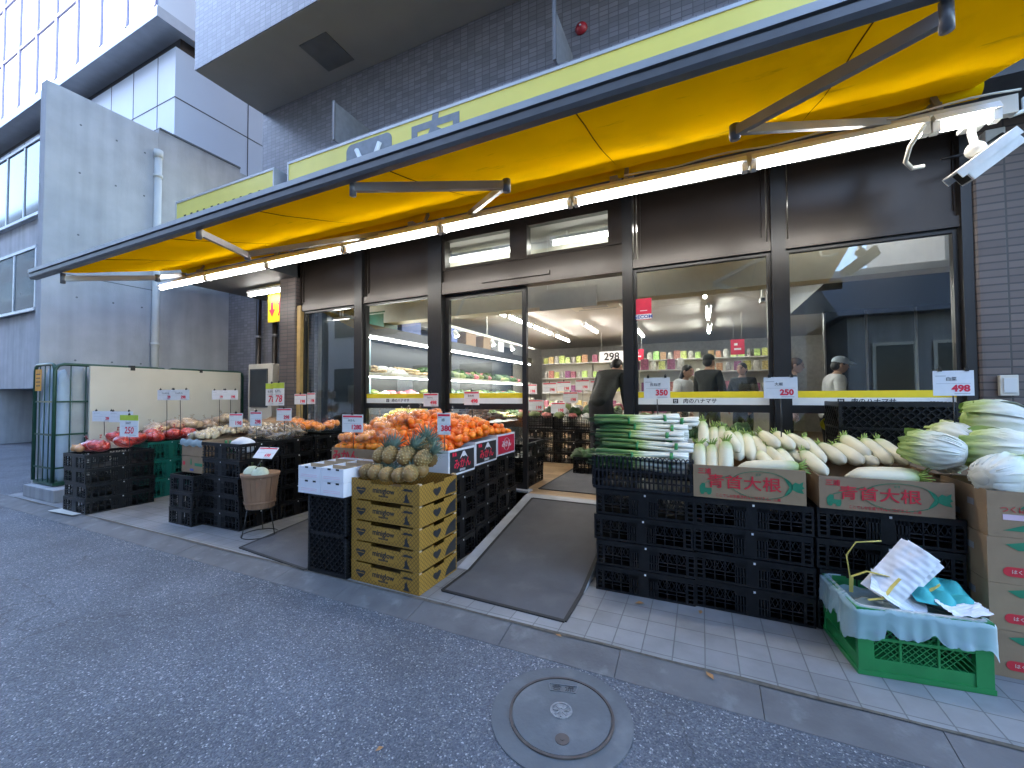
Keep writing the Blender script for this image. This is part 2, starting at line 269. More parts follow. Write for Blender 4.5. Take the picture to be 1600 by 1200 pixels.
# ---------------------------------------------------------------- mesh builder
class MB:
    def __init__(s): s.v = []; s.f = []; s.mi = []; s.sm = []; s.m = 0; s.smooth = False; s.M = None
    def add(s, vs, fs, smooth=None):
        b = len(s.v)
        for p in vs:
            p = Vector(p); s.v.append(tuple(s.M @ p) if s.M else tuple(p))
        for f in fs:
            s.f.append(tuple(b + i for i in f)); s.mi.append(s.m); s.sm.append(s.smooth if smooth is None else smooth)
    def box(s, x0, x1, y0, y1, z0, z1):
        s.add([(x0, y0, z0), (x1, y0, z0), (x1, y1, z0), (x0, y1, z0), (x0, y0, z1), (x1, y0, z1), (x1, y1, z1), (x0, y1, z1)],
              [(0, 3, 2, 1), (4, 5, 6, 7), (0, 1, 5, 4), (1, 2, 6, 5), (2, 3, 7, 6), (3, 0, 4, 7)], False)
    def bar(s, p, q, w, h, up=(0, 0, 1)):
        p = Vector(p); q = Vector(q); d = (q - p).normalized(); u = Vector(up)
        if abs(d.dot(u)) > .99: u = Vector((0, 1, 0))
        a = d.cross(u).normalized() * w / 2; c = a.cross(d).normalized() * h / 2
        s.add([p - a - c, p + a - c, p + a + c, p - a + c, q - a - c, q + a - c, q + a + c, q - a + c],
              [(0, 1, 2, 3), (7, 6, 5, 4), (0, 4, 5, 1), (1, 5, 6, 2), (2, 6, 7, 3), (3, 7, 4, 0)], False)
    def tube(s, pts, r, n=8, closed=False):
        pts = [Vector(p) for p in pts]; rr = r if isinstance(r, (list, tuple)) else [r] * len(pts)
        V = []; N = len(pts); pa = None
        for i, p in enumerate(pts):
            d = (pts[(i + 1) % N] - pts[i - 1]) if closed else (pts[min(i + 1, N - 1)] - pts[max(i - 1, 0)])
            d = d.normalized()
            a = (pa - d * pa.dot(d)) if pa is not None else d.cross(Vector((0, 0, 1)) if abs(d.z) < .9 else Vector((0, 1, 0)))
            a.normalize(); pa = a; b = d.cross(a)
            V += [p + (a * math.cos(2 * math.pi * k / n) + b * math.sin(2 * math.pi * k / n)) * rr[i] for k in range(n)]
        F = []
        for i in range(N if closed else N - 1):
            j = (i + 1) % N
            F += [(i * n + k, i * n + (k + 1) % n, j * n + (k + 1) % n, j * n + k) for k in range(n)]
        if not closed: F += [tuple(range(n))[::-1], tuple((N - 1) * n + k for k in range(n))]
        s.add(V, F, True)
    def lathe(s, prof, n=24, wob=0, seed=0):
        V = []; F = []
        for i, (r, z) in enumerate(prof):
            for k in range(n):
                a = 2 * math.pi * k / n; q = r * (1 + (wob * noise.noise((math.cos(a) * 1.3 + seed, math.sin(a) * 1.3, z * 9 + seed)) if wob else 0))
                V.append((q * math.cos(a), q * math.sin(a), z))
        for i in range(len(prof) - 1):
            F += [(i * n + k, i * n + (k + 1) % n, (i + 1) * n + (k + 1) % n, (i + 1) * n + k) for k in range(n)]
        F += [tuple(range(n))[::-1], tuple((len(prof) - 1) * n + k for k in range(n))]
        s.add(V, F, True)
    def ell(s, c, r, n=14, m=8, wob=0, seed=0):
        V = [(c[0], c[1], c[2] - r[2])]; F = []
        for i in range(1, m):
            ph = math.pi * i / m
            for k in range(n):
                a = 2 * math.pi * k / n; d = Vector((math.sin(ph) * math.cos(a), math.sin(ph) * math.sin(a), -math.cos(ph)))
                q = 1 + (wob * noise.noise(d * 1.6 + Vector((seed, seed * .7, 0))) if wob else 0)
                V.append((c[0] + d.x * r[0] * q, c[1] + d.y * r[1] * q, c[2] + d.z * r[2] * q))
        V.append((c[0], c[1], c[2] + r[2])); L = len(V) - 1
        F += [(0, 1 + (k + 1) % n, 1 + k) for k in range(n)]
        for i in range(m - 2):
            F += [(1 + i * n + k, 1 + i * n + (k + 1) % n, 1 + (i + 1) * n + (k + 1) % n, 1 + (i + 1) * n + k) for k in range(n)]
        o = 1 + (m - 2) * n; F += [(o + k, o + (k + 1) % n, L) for k in range(n)]
        s.add(V, F, True)
    def prismx(s, prof, x0, x1):   # closed (y,z) outline pushed along X
        n = len(prof); s.add([(x0, y, z) for y, z in prof] + [(x1, y, z) for y, z in prof],
            [tuple(range(n)), tuple(range(2 * n - 1, n - 1, -1))] + [(i, i + n, (i + 1) % n + n, (i + 1) % n) for i in range(n)], False)
    def polyxz(s, pts, y0, y1):    # closed (x,z) outline, thickness along Y
        n = len(pts); s.add([(x, y0, z) for x, z in pts] + [(x, y1, z) for x, z in pts],
            [tuple(range(n)), tuple(range(2 * n - 1, n - 1, -1))] + [(i, i + n, (i + 1) % n + n, (i + 1) % n) for i in range(n)], False)
    def disc(s, c, r, z0, z1, n=48):
        s.add([(c[0] + r * math.cos(2 * math.pi * k / n), c[1] + r * math.sin(2 * math.pi * k / n), z) for z in (z0, z1) for k in range(n)],
              [tuple(range(n))[::-1], tuple(range(n, 2 * n))] + [(k, (k + 1) % n, n + (k + 1) % n, n + k) for k in range(n)], False)
    def ring(s, c, r0, r1, z0, z1, n=64):
        V = []
        for z in (z0, z1):
            for r in (r0, r1): V += [(c[0] + r * math.cos(2 * math.pi * k / n), c[1] + r * math.sin(2 * math.pi * k / n), z) for k in range(n)]
        F = []
        for k in range(n):
            j = (k + 1) % n
            F += [(2 * n + k, 2 * n + j, 3 * n + j, 3 * n + k)[::-1], (n + k, n + j, 3 * n + j, 3 * n + k), (k, 2 * n + k, 2 * n + j, j), (k, j, n + j, n + k)]
        s.add(V, F, False)
    def grid(s, fn, nu, nv, thick=None):
        V = [fn(i / nu, j / nv) for j in range(nv + 1) for i in range(nu + 1)]
        s.add(V, [(j * (nu + 1) + i, j * (nu + 1) + i + 1, (j + 1) * (nu + 1) + i + 1, (j + 1) * (nu + 1) + i) for j in range(nv) for i in range(nu)], True)
    def mesh(s, name, mats):
        me = bpy.data.meshes.new(name); me.from_pydata(s.v, [], s.f)
        for m in (mats if isinstance(mats, (list, tuple)) else [mats]): me.materials.append(M[m])
        me.polygons.foreach_set('material_index', s.mi); me.polygons.foreach_set('use_smooth', s.sm); me.update()
        return me
    def build(s, name, mats, parent=None, loc=None, rot=None):
        o = bpy.data.objects.new(name, s.mesh(name, mats)); S.collection.objects.link(o)
        if parent is not None: o.parent = parent
        if loc: o.location = loc
        if rot: o.rotation_euler = rot
        return o
def split(m, name, mats, parent=None):
    """every separate piece of m becomes a mesh of its own"""
    p = list(range(len(m.v)))
    def fd(i):
        while p[i] != i: p[i] = p[p[i]]; i = p[i]
        return i
    for f in m.f:
        for i in f[1:]: p[fd(i)] = fd(f[0])
    groups = {}
    for k, f in enumerate(m.f): groups.setdefault(fd(f[0]), []).append(k)
    for ks in groups.values():
        q = MB(); ids = {}
        for k in ks:
            q.f.append(tuple(ids.setdefault(i, len(ids)) for i in m.f[k])); q.mi.append(m.mi[k]); q.sm.append(m.sm[k])
        q.v = [m.v[i] for i in ids]; o = q.build(name, mats, parent)
    return o
def bevel(o, w=.004, seg=2):
    b = bmesh.new(); b.from_mesh(o.data); bmesh.ops.bevel(b, geom=b.edges[:], offset=w, segments=seg, affect='EDGES', profile=.6, clamp_overlap=True); b.to_mesh(o.data); b.free(); return o
def boxobj(name, mats, x0, x1, y0, y1, z0, z1, parent=None, bev=0):
    m = MB(); m.box(x0, x1, y0, y1, z0, z1); o = m.build(name, mats, parent)
    return bevel(o, bev) if bev else o
def thing(name, label, cat, loc=(0, 0, 0), rz=0, group=None):
    o = bpy.data.objects.new(name, None); S.collection.objects.link(o); o.location = loc; o.rotation_euler = (0, 0, rz); o.empty_display_size = .05
    return tag(o, label, cat, group)
def tag(o, label, cat, group=None):
    o['label'] = label; o['category'] = cat
    if group: o['group'] = group
    return o
def struct(o): o['kind'] = 'structure'; return o
def dup(root, loc, rot=None, label=None, group=None, scale=None):
    r = root.copy(); S.collection.objects.link(r); r.location = loc
    if rot is not None: r.rotation_euler = rot if isinstance(rot, (tuple, Euler)) else (0, 0, rot)
    if scale: r.scale = (scale,) * 3 if not isinstance(scale, tuple) else scale
    if label: r['label'] = label
    if group: r['group'] = group
    for ch in root.children:
        c = ch.copy(); S.collection.objects.link(c); c.parent = r
        for g in ch.children:
            d = g.copy(); S.collection.objects.link(d); d.parent = c
    return r
_txt = {}
def text(s, size, mat, parent, loc, rot=(math.pi / 2, 0, 0), align='CENTER', name='lettering', thick=.0006, shear=0, bold=0, sx=1):
    key = (s, size, mat, align, shear, bold)
    if key not in _txt:
        c = bpy.data.curves.new('lettering', 'FONT'); c.body = s; c.size = size; c.align_x = align; c.align_y = 'CENTER'; c.extrude = thick; c.shear = shear; c.offset = bold; c.resolution_u = 3
        o = bpy.data.objects.new('tmp', c); S.collection.objects.link(o); bpy.context.view_layer.update()
        me = bpy.data.meshes.new_from_object(o.evaluated_get(bpy.context.evaluated_depsgraph_get())); bpy.data.objects.remove(o); bpy.data.curves.remove(c)
        me.materials.clear(); me.materials.append(M[mat]); me.name = name; _txt[key] = me
    o = bpy.data.objects.new(name, _txt[key]); S.collection.objects.link(o); o.parent = parent; o.location = loc; o.rotation_euler = rot; o.scale = (sx, 1, 1)
    return o
ORD = ['bottom', 'second', 'third', 'fourth', 'fifth', 'sixth']
# ================================================================= GROUND
m = MB(); m.box(-60, 60, -40, 1.955, -.3, -.035); struct(m.build('road', 'asphalt'))
m = MB(); m.box(-60, 60, 1.95, 60, -.4, -.06); struct(m.build('ground', 'concrete'))
m = MB(); x = -30.385
while x < 8:
    w = .6; a = random.uniform(-.002, .002)
    m.add([(x + .0015, 1.95, -.033), (x + w - .0015, 1.95, -.033), (x + w - .0015, 2.125, a), (x + .0015, 2.125, a), (x + .004, 1.95, -.2), (x + w - .004, 1.95, -.2), (x + w - .004, 2.125, -.2), (x + .004, 2.125, -.2)],
          [(0, 1, 2, 3), (4, 5, 1, 0), (5, 6, 2, 1), (7, 4, 0, 3), (6, 7, 3, 2)]); x += w
struct(m.build('kerb', 'kerbstone'))
m = MB(); m.box(-8.3, 8, 2.133, 4.0, -.3, 0); struct(m.build('pavement', 'paving')); m = MB(); m.box(-40, -8.302, 2.133, 10, -.3, -.004); struct(m.build('driveway', 'asphalt'))
pm('crack_dirt', (.10, .085, .065), .9, .4, 30)
m = MB()      # dirty ragged joint between kerb and tiles
for i in range(230):
    x = -8 + i * .05; w = .009 + .006 * noise.noise((x * 2.1, 0, 0)); o = .006 * noise.noise((x * 3.1, 5, 0))
    w2 = .009 + .006 * noise.noise(((x + .05) * 2.1, 0, 0)); o2 = .006 * noise.noise(((x + .05) * 3.1, 5, 0))
    m.add([(x, 2.128 + o - w, .0032), (x + .05, 2.128 + o2 - w2, .0032), (x + .05, 2.13 + o2 + w2, .0035), (x, 2.13 + o + w, .0035)], [(0, 1, 2, 3)])
struct(m.build('kerb_joint_dirt', 'crack_dirt'))
RX0, RX1, RY0, RY1, RZ = -1.66, -.70, 2.62, 3.93, .25
m = MB(); m.add([(RX0, RY0, .002), (RX1, RY0, .002), (RX1, RY1, RZ), (RX0, RY1, RZ), (RX0, RY1, 0), (RX1, RY1, 0)], [(0, 1, 2, 3), (0, 3, 4), (1, 5, 2), (3, 2, 5, 4)]); m.box(RX0, RX1, RY1, 4.0, 0, RZ)
struct(m.build('ramp', 'pale_concrete'))
def rz(y): return 0 if y < RY0 else min(RZ, RZ * (y - RY0) / (RY1 - RY0))
def floor_mat(name, pts, label, n=14, zf=lambda y: 0, h=.006):
    (x0, y0), (x1, y1), (x2, y2), (x3, y3) = pts; m = MB()
    def P(u, v, dz):
        xa = x0 + (x3 - x0) * v; ya = y0 + (y3 - y0) * v; xb = x1 + (x2 - x1) * v; yb = y1 + (y2 - y1) * v
        x = xa + (xb - xa) * u; y = ya + (yb - ya) * u; return (x, y, zf(y) + dz + .002 * noise.noise((x * 2, y * 2, 0)))
    vs = [P(u, v / n, dz) for dz in (h, .001) for v in range(n + 1) for u in (0, 1)]; k = 2 * (n + 1)
    fs = [(2 * v, 2 * v + 1, 2 * v + 3, 2 * v + 2) for v in range(n)] + [(2 * v + k, 2 * v, 2 * v + 2, 2 * v + 2 + k) for v in range(n)] + [(2 * v + 1, 2 * v + 1 + k, 2 * v + 3 + k, 2 * v + 3) for v in range(n)] + [(0, k, k + 1, 1), (2 * n + 1, 2 * n + 1 + k, 2 * n + k, 2 * n)]
    m.add(vs, fs); o = thing(name, label, 'mat'); m.build('mat_sheet', 'mat_grey', o)
    e = MB()
    for u in (0, 1):
        for v in range(n): e.bar(Vector(P(u, v / n, h * .6)), Vector(P(u, (v + 1) / n, h * .6)), .022, h * 1.5)
    e.bar(P(0, 0, h * .6), P(1, 0, h * .6), .022, h * 1.6); e.bar(P(0, 1, h * .6), P(1, 1, h * .6), .022, h * 1.6)
    e.build('rubber_edge', 'rubber', o); return o
floor_mat('entrance_mat', ((-1.555, 2.275), (-.715, 2.25), (-.715, 3.86), (-1.555, 3.86)), 'large dark grey mat running up the ramp into the shop doorway', zf=rz)
floor_mat('entrance_mat', ((-3.55, 2.21), (-2.66, 2.13), (-2.66, 3.3), (-3.72, 3.05)), 'dark grey mat on the tiles beside the wooden bucket of melons', n=3)
floor_mat('entrance_mat', ((-1.62, 4.22), (-.75, 4.22), (-.75, 5.6), (-1.62, 5.6)), 'pale grey mat on the wooden floor just inside the door', n=3, zf=lambda y: .25)
m = MB(); m.box(-6, 8, 4.0, 14, -.1, .25); struct(m.build('shop_floor', 'wood_floor'))
m = MB(); rg = random.Random(11)
for i in range(700):
    x = rg.uniform(-7.5, 1.8); y = 1.945 - abs(rg.gauss(0, .05)); q = rg.uniform(.002, .005); m.M = Matrix.Translation((x, y, -.034)) @ Matrix.Rotation(rg.uniform(0, 3), 4, 'Z'); m.add([(-q, 0, 0), (0, -q * .8, 0), (q, 0, 0), (0, q * .7, 0), (0, 0, q)], [(0, 1, 4), (1, 2, 4), (2, 3, 4), (3, 0, 4)])
pm('grit', (.38, .37, .35), .8, .4, 60); m.M = None; o = tag(m.build('grit', 'grit'), 'pale grit gathered in the road along the kerb', 'grit'); o['kind'] = 'stuff'
# manhole
t = thing('manhole_cover', 'round manhole cover with stamped emblem set in the road', 'manhole', (-.54, 1.64, -.035), .25); t.scale = (1.04, 1.04, 1)
m = MB(); m.disc((0, 0), .275, .001, .006, 72); m.build('concrete_collar', 'manhole_concrete', t)
m = MB(); m.ring((0, 0), .196, .205, .0065, .013); m.build('rim', 'rust', t)
m = MB(); m.disc((0, 0), .192, .0065, .011, 72); m.build('lid', 'manhole_concrete', t)
m = MB(); m.ring((0, .01), .036, .044, .0115, .015, 32); m.disc((0, .01), .036, .0112, .0125, 24)
for k in range(8):
    a = k * math.pi / 4; m.bar((math.cos(a) * .008, .01 + math.sin(a) * .008, .0135), (math.cos(a) * .032, .01 + math.sin(a) * .032, .0135), .007, .004)
em = m.build('emblem', 'emblem_metal', t)
m = MB(); m.disc((.012, -.125), .026, .0115, .0135, 24); m.disc((.012, -.125), .008, .0137, .015, 12); m.build('lifting_hole', 'rust', t)
m = MB()
for (a, b) in (((-.062, .155), (.062, .155)), ((-.052, .115), (.052, .115)), ((-.062, .155), (-.052, .115)), ((.062, .155), (.052, .115))): m.bar((*a, .0125), (*b, .0125), .004, .004)
m.build('name_plate', 'iron', t); text('合 流', .042, 'black_ink', t, (0, .135, .0118), (0, 0, 0))
# dry leaves
m = MB(); m.add([(-.02, 0, 0), (0, -.012, .004), (.025, 0, .002), (.003, .013, .006)], [(0, 1, 2, 3)])
leaf0 = m.build('fallen_leaf', 'leaf_dry')
for i, (x, y, z, s, r) in enumerate([(-.36, 2.62, .004, 1.3, .3), (-.02, 2.66, .004, 1, 1.4), (.02, 2.09, .0, 1.2, 2.2), (.19, 1.55, -.03, 1.0, .7), (-.7, 2.1, .004, .9, 2.9), (-1.1, 1.2, -.03, .7, 1.0)]):
    o = leaf0 if i == 0 else leaf0.copy()
    if i: S.collection.objects.link(o)
    o.location = (x, y, z + .003); o.scale = (s,) * 3; o.rotation_euler = (0, 0, r)
    tag(o, 'small dry brown leaf lying on the ground near the kerb', 'leaf', 'dry leaves on the ground')
# ================================================================= SHOP BUILDING
B = thing('shop_building', 'dark tiled building with a glass shop front on its ground floor', 'building')
GY = 4.05
boxobj('upper_storey', 'upper_tile', -6.01, 7, 3.07, 13, 5.59, 15, B)
boxobj('soffit', 'soffit', -6.0, 7, 3.08, 4.0, 5.583, 5.589, B)
pt = MB(); pt.box(-4.41, -3.96, 3.38, 3.82, 5.572, 5.582); hat = pt.build('access_hatch', 'alu_dark', B)
boxobj('tile_wall', 'upper_tile', -6.01, 7, 4.0, 4.3, 3.25, 5.58, B)
boxobj('tile_ledge', 'upper_tile', -4.66, 6, 3.50, 4.0, 4.15, 4.29, B)
for x0, x1 in ((-5.54, -5.20), (1.775, 2.6)): bevel(boxobj('tile_pillar', 'pillar_tile', x0, x1, 3.96, 4.3, 0, 3.2, B), .03, 3)
boxobj('base_plinth', 'pale_concrete', -5.2, RX0, 4.0, 4.12, 0, .27, B); boxobj('base_plinth', 'pale_concrete', RX1, 1.775, 4.0, 4.12, 0, .27, B)
# header and frames
HZ = 2.48
def frame(name, boxes, mat='frame_black', bev=.004):
    m = MB()
    for b in boxes: m.box(*b)
    return split(m, name, mat, B)
for n, (x0, x1) in enumerate(((-5.19, -4.10), (-3.97, -2.93), (-.56, .555), (.655, 1.76))):
    m = MB(); zb = 2.56
    m.box(x0 + .06, x1 - .06, 4.05, 4.09, zb + .05, 3.2)
    m.m = 1
    m.box(x0, x0 + .02, 4.03, 4.1, zb, 3.2); m.box(x0 + .03, x0 + .06, 4.035, 4.1, zb, 3.2); m.box(x1 - .02, x1, 4.03, 4.1, zb, 3.2); m.box(x1 - .06, x1 - .03, 4.035, 4.1, zb, 3.2); m.box(x0 + .06, x1 - .06, 4.035, 4.1, zb, zb + .05)
    m.build('header_panel', ['bronze', 'bronze'], B)
frame('window_post', [(-4.10, -3.97, 3.98, 4.12, .25, 3.2)]); frame('window_post', [(-2.93, -2.74, 3.98, 4.12, .25, 3.2)])
frame('window_post', [(-.665, -.57, 3.98, 4.12, .25, 3.2)]); frame('window_post', [(.555, .655, 3.98, 4.12, .25, 3.2)]); frame('window_post', [(1.715, 1.772, 3.98, 4.12, .25, 3.2)])
frame('window_post', [(-5.19, -5.12, 3.985, 4.12, .25, 2.56)], 'wood_edge')
frame('head_beam', [(-5.2, -4.1, 4.0, 4.11, HZ, 2.56), (-3.97, -2.93, 4.0, 4.11, HZ, 2.56), (-.57, .555, 4.0, 4.11, HZ, 2.56), (.655, 1.715, 4.0, 4.11, HZ, 2.56)], 'bronze')
frame('door_operator', [(-2.74, -.665, 3.99, 4.13, HZ - .02, 2.60), (-2.74, -.665, 4.02, 4.12, 2.61, 2.74), (-2.74, -.665, 4.03, 4.11, 3.10, 3.2), (-2.2, -1.4, 3.97, 3.985, 2.53, 2.57)], 'bronze')
frame('transom_frame', [(-2.74, -2.70, 4.0, 4.11, 2.74, 3.1), (-1.86, -1.66, 4.0, 4.11, 2.74, 3.1), (-.80, -.665, 4.0, 4.11, 2.74, 3.1), (-2.70, -1.86, 4.01, 4.1, 2.74, 2.775), (-1.66, -.80, 4.01, 4.1, 2.74, 2.775)], 'bronze')
for x0, x1 in ((-2.70, -1.86), (-1.66, -.80)): boxobj('transom_pane', 'glass', x0, x1, 4.06, 4.065, 2.775, 3.1, B)
def glazed(name, x0, x1, lower=True, logo=None, top=HZ, band=True, fy=GY, fr=.03, sill=.29):
    """one window: frame > pane, band decals, lettering"""
    m = MB(); m.box(x0, x1, fy - .02, fy + .03, 1.12, 1.185) if lower else None
    m.box(x0, x1, fy - .02, fy + .03, .25, sill)
    m.box(x0, x0 + fr, fy - .02, fy + .03, sill, 1.12 if lower else top); m.box(x1 - fr, x1, fy - .02, fy + .03, sill, 1.12 if lower else top)
    if lower: m.box(x0, x0 + fr, fy - .02, fy + .03, 1.185, top); m.box(x1 - fr, x1, fy - .02, fy + .03, 1.185, top)
    m.box(x0 + fr, x1 - fr, fy - .02, fy + .03, top - fr, top)
    w = m.build(name, 'frame_black', B)
    p = MB(); a, b = x0 + fr, x1 - fr
    if lower: p.box(a, b, fy, fy + .005, 1.185, top - fr); p.box(a, b, fy, fy + .005, sill, 1.12)
    else: p.box(a, b, fy, fy + .005, sill, top - fr)
    p.build('pane', 'glass', w)
    if band:
        boxobj('yellow_band', 'yellow_decal', a, b, fy - .004, fy - .002, 1.247, 1.302, w); boxobj('white_band', 'white_decal', a, b, fy - .004, fy - .002, 1.186, 1.2465, w)
    if logo is not None:
        e = MB(); X = logo - .17; e.box(X - .022, X + .022, fy - .0052, fy - .0042, 1.197, 1.237); e.m = 1
        for q in ((X - .014, X + .014, 1.221, 1.225), (X - .009, X - .005, 1.204, 1.232), (X + .005, X + .009, 1.204, 1.232), (X - .009, X + .009, 1.203, 1.207)): e.box(q[0], q[1], fy - .0057, fy - .0053, q[2], q[3])
        e.build('emblem', ['black_ink', 'white_decal'], w)
        text('肉のハナマサ', .046, 'black_ink', w, (logo + .03, fy - .0045, 1.216), bold=.0008, shear=.1)
    return w
glazed('window', -5.11, -4.10, lower=False, band=False)
glazed('window', -3.97, -2.93, logo=-3.42)
glazed('window', -.57, .555, logo=-.04); glazed('window', .655, 1.715, logo=1.18)
# sliding door leaf (closed half), the other half stands open behind it
glazed('sliding_door', -2.74, -1.70, fy=4.09, fr=.05, sill=.33, top=HZ - .02)
# secom-like square security sticker, as on the photograph's pane
m = MB(); m.box(-.548, -.408, 4.028, 4.03, 2.04, 2.19); m.m = 1; m.box(-.548, -.408, 4.028, 4.03, 1.985, 2.0395); m.m = 0; m.box(-.548, -.408, 4.027, 4.0275, 1.985, 1.991)
st = m.build('security_sticker', ['red_sticker', 'white_decal'], B); text('SECOM', .043, 'blue_ink', st, (-.478, 4.0265, 2.014), bold=.0012, sx=1.15); boxobj('print_line', 'white_decal', -.51, -.446, 4.0265, 4.0275, 2.070, 2.076, st)
# side passage walls and soffit
boxobj('passage_wall', 'upper_tile', -8.06, -5.0, 4.75, 4.9, 0, 3.3, B)
boxobj('passage_soffit', 'dark_soffit', -7.0, -5.2, 3.46, 4.75, 2.97, 3.25, B)
boxobj('passage_beam', 'frame_black', -6.55, -5.54, 4.5, 4.75, 2.6, 2.96, B)
boxobj('front_soffit', 'dark_soffit', -5.2, 6, 3.46, 4.0, 3.205, 3.30, B)
# interior shell
boxobj('interior_wall', 'wall_inside', -5.2, -5.1, 4.35, 14, .25, 3.3, B); boxobj('interior_wall', 'wall_inside', -5.2, 6, 13.6, 13.8, .25, 3.3, B); boxobj('interior_wall', 'wall_inside', 5.9, 6, 4.3, 14, .25, 3.3, B)
boxobj('interior_wall', 'wall_inside', 2.6, 6, 4.15, 4.3, .25, 3.3, B)
boxobj('ceiling', 'ceiling_grey', -5.1, 5.9, 5.02, 13.6, 2.88, 2.95, B); boxobj('ceiling', 'ceiling_grey', -5.1, 5.9, 4.13, 4.8, 3.2, 3.25, B)
boxobj('ceiling_beam', 'cream', -5.1, 5.9, 4.8, 5.02, 2.38, 3.2, B)
boxobj('partition', 'dark_inside', 1.55, 4.2, 6.9, 6.96, .25, 2.40, B); boxobj('bulkhead', 'dark_inside', 1.16, 4.2, 5.03, 6.98, 2.40, 2.87, B)
for x in (1.55, 2.0, 2.5): boxobj('partition_trim', 'steel', x, x + .02, 6.875, 6.9, .25, 2.38, B)
# dark closet behind the leftmost window; bluish reflections painted as a teal panel
boxobj('partition', 'reflection_teal', -5.1, -4.5, 4.66, 4.7, 1.12, 2.33, B); boxobj('partition', 'cream', -5.1, -4.5, 4.6, 4.65, .25, 1.12, B)
for x, z in ((-3.88, 4.76), (-1.145, 5.41)): boxobj('fin_edge', 'alu_dark', x - .016, x + .016, 3.43, 3.448, 4.29, z, B)
boxobj('fin_panel', 'fin_grey', -3.89, -3.87, 3.45, 4.0, 4.29, 4.75, B); boxobj('fin_panel', 'fin_grey', -1.155, -1.135, 3.45, 4.0, 4.29, 4.75, B)
# ================================================================= SIGNS ON THE FASCIA
def fascia(x0, x1, label, zb=3.32):
    t = thing('fascia_sign', label, 'sign', (x0, 3.42, zb)); L = x1 - x0; H = 4.20 - zb
    boxobj('sign_face', 'sign_yellow', .02, L - .02, 0, .02, .02, H - .03, t)
    m = MB(); m.box(0, L, -.008, .30, H - .03, H); m.box(0, L, -.008, .30, 0, .02); m.box(0, .02, -.008, .30, .02, H - .03); m.box(L - .02, L, -.008, .30, .02, H - .03); m.m = 1; m.box(.02, L - .02, .25, .29, .02, H - .03)
    m.build('sign_frame', ['alu', 'alu_dark'], t); return t
f1 = fascia(-7.12, -4.90, 'shorter yellow fascia sign over the side passage at the left'); text('HANAMASA', .34, 'black_ink', f1, (1.12, -.002, .505), bold=.01)
f2 = fascia(-4.65, 5.5, 'long yellow fascia sign with grey emblem above the awning')
m = MB(); N = 10; pts = []
for cx, cz, a0 in ((1.58, .74, 0), (1.08, .74, 90), (1.08, .14, 180), (1.58, .14, 270)): pts += [(cx + .08 * math.cos(R(a0 + k * 9)), cz + .08 * math.sin(R(a0 + k * 9))) for k in range(N + 1)]
m.polyxz(pts[::-1], -.006, -.0005); eb = m.build('emblem', 'sign_grey', f2)
m = MB()
for p, q in (((1.16, .735), (1.28, .50)), ((1.50, .735), (1.38, .50)), ((1.12, .42), (1.54, .42)), ((1.33, .42), (1.33, .15))): m.tube([(p[0], -.008, p[1]), (q[0], -.008, q[1])], .028, 8)
m.build('emblem_stroke', 'white_decal', eb); text('肉', .70, 'sign_grey', f2, (2.22, -.003, .50), bold=.012); text('のハナマサ', .50, 'sign_grey', f2, (4.0, -.003, .40), bold=.012)
# fire alarm bell
t = thing('fire_alarm_bell', 'round red fire alarm bell on the dark tiled wall', 'alarm bell', (-1.045, 4.0, 5.0))
m = MB(); m.M = Matrix.Rotation(math.pi / 2, 4, 'X'); m.lathe([(.062, 0), (.062, .012), (.056, .02), (.05, .034), (.03, .046), (.01, .05)], 28); m.build('gong', 'red_paint', t)
m = MB(); m.M = Matrix.Rotation(math.pi / 2, 4, 'X'); m.lathe([(.012, .05), (.012, .056), (.006, .058)], 12); m.build('centre_nut', 'alu', t)
# ================================================================= AWNING
AX0, AX1, BY, BZ, RYY, RZZ = -6.34, 1.52, 1.77, 2.60, 3.26, 3.07
A = thing('awning', 'wide yellow fabric awning stretched over the shop front', 'awning', (0, 0, 0))
TB = lambda x: .016 + .0096 * x
WR = [(-5.0, .35), (-3.9, .6), (-2.4, .3), (-1.2, .7), (.1, .4), (.95, .6)]
def cz(x, v):   # canvas height at fraction v from bar to roller
    return TB(x) * (1 - v) + BZ + .045 + (RZZ - BZ - .045) * v - .03 * math.sin(math.pi * v) * (1 + .5 * noise.noise((x * .9, v * 2, 0))) + .012 * noise.noise((x * 2.2, v * 3, 7)) + .006 * noise.noise((x * 7, v * 5, 3)) - sum(.004 * math.exp(-((x - a - .25 * (v - .5)) / .06) ** 2) * math.exp(-((v - b) / .35) ** 2) for a, b in WR)
m = MB(); nx, ny = 150, 14
def cpt(u, v, d): x = AX0 + .06 + (AX1 - AX0 - .1) * u + (-.25 * v if u < .001 else 0); return (x, BY + .02 + (RYY - BY) * v, cz(x, v) + d)
for d in (0, .004): m.grid(lambda u, v: cpt(u, v, d), nx, ny)
m.build('canvas', 'canvas', A)
m = MB()
for x in (-5.4, -4.2, -3.0, -1.75, -.55, .62): m.tube([(x + .004 * noise.noise((x, v, 0)), BY + .03 + (RYY - BY - .03) * v / 8, cz(x, v / 8) - .002) for v in range(9)], .0035, 5)
split(m, 'seam', 'canvas_seam', A)
SH = Matrix.Identity(4); SH[2][0] = .0096; SH[2][3] = .016
m = MB(); m.M = SH; m.prismx([(BY + .03, BZ - .045), (BY + .03, BZ + .06), (BY - .012, BZ + .06), (BY - .03, BZ + .045), (BY - .03, BZ + .018), (BY - .016, BZ + .014), (BY - .016, BZ + .008), (BY - .026, BZ + .003), (BY - .026, BZ - .03), (BY - .012, BZ - .045)], AX0, AX1 + .1)
fb = m.build('front_bar', 'alu_dark', A)
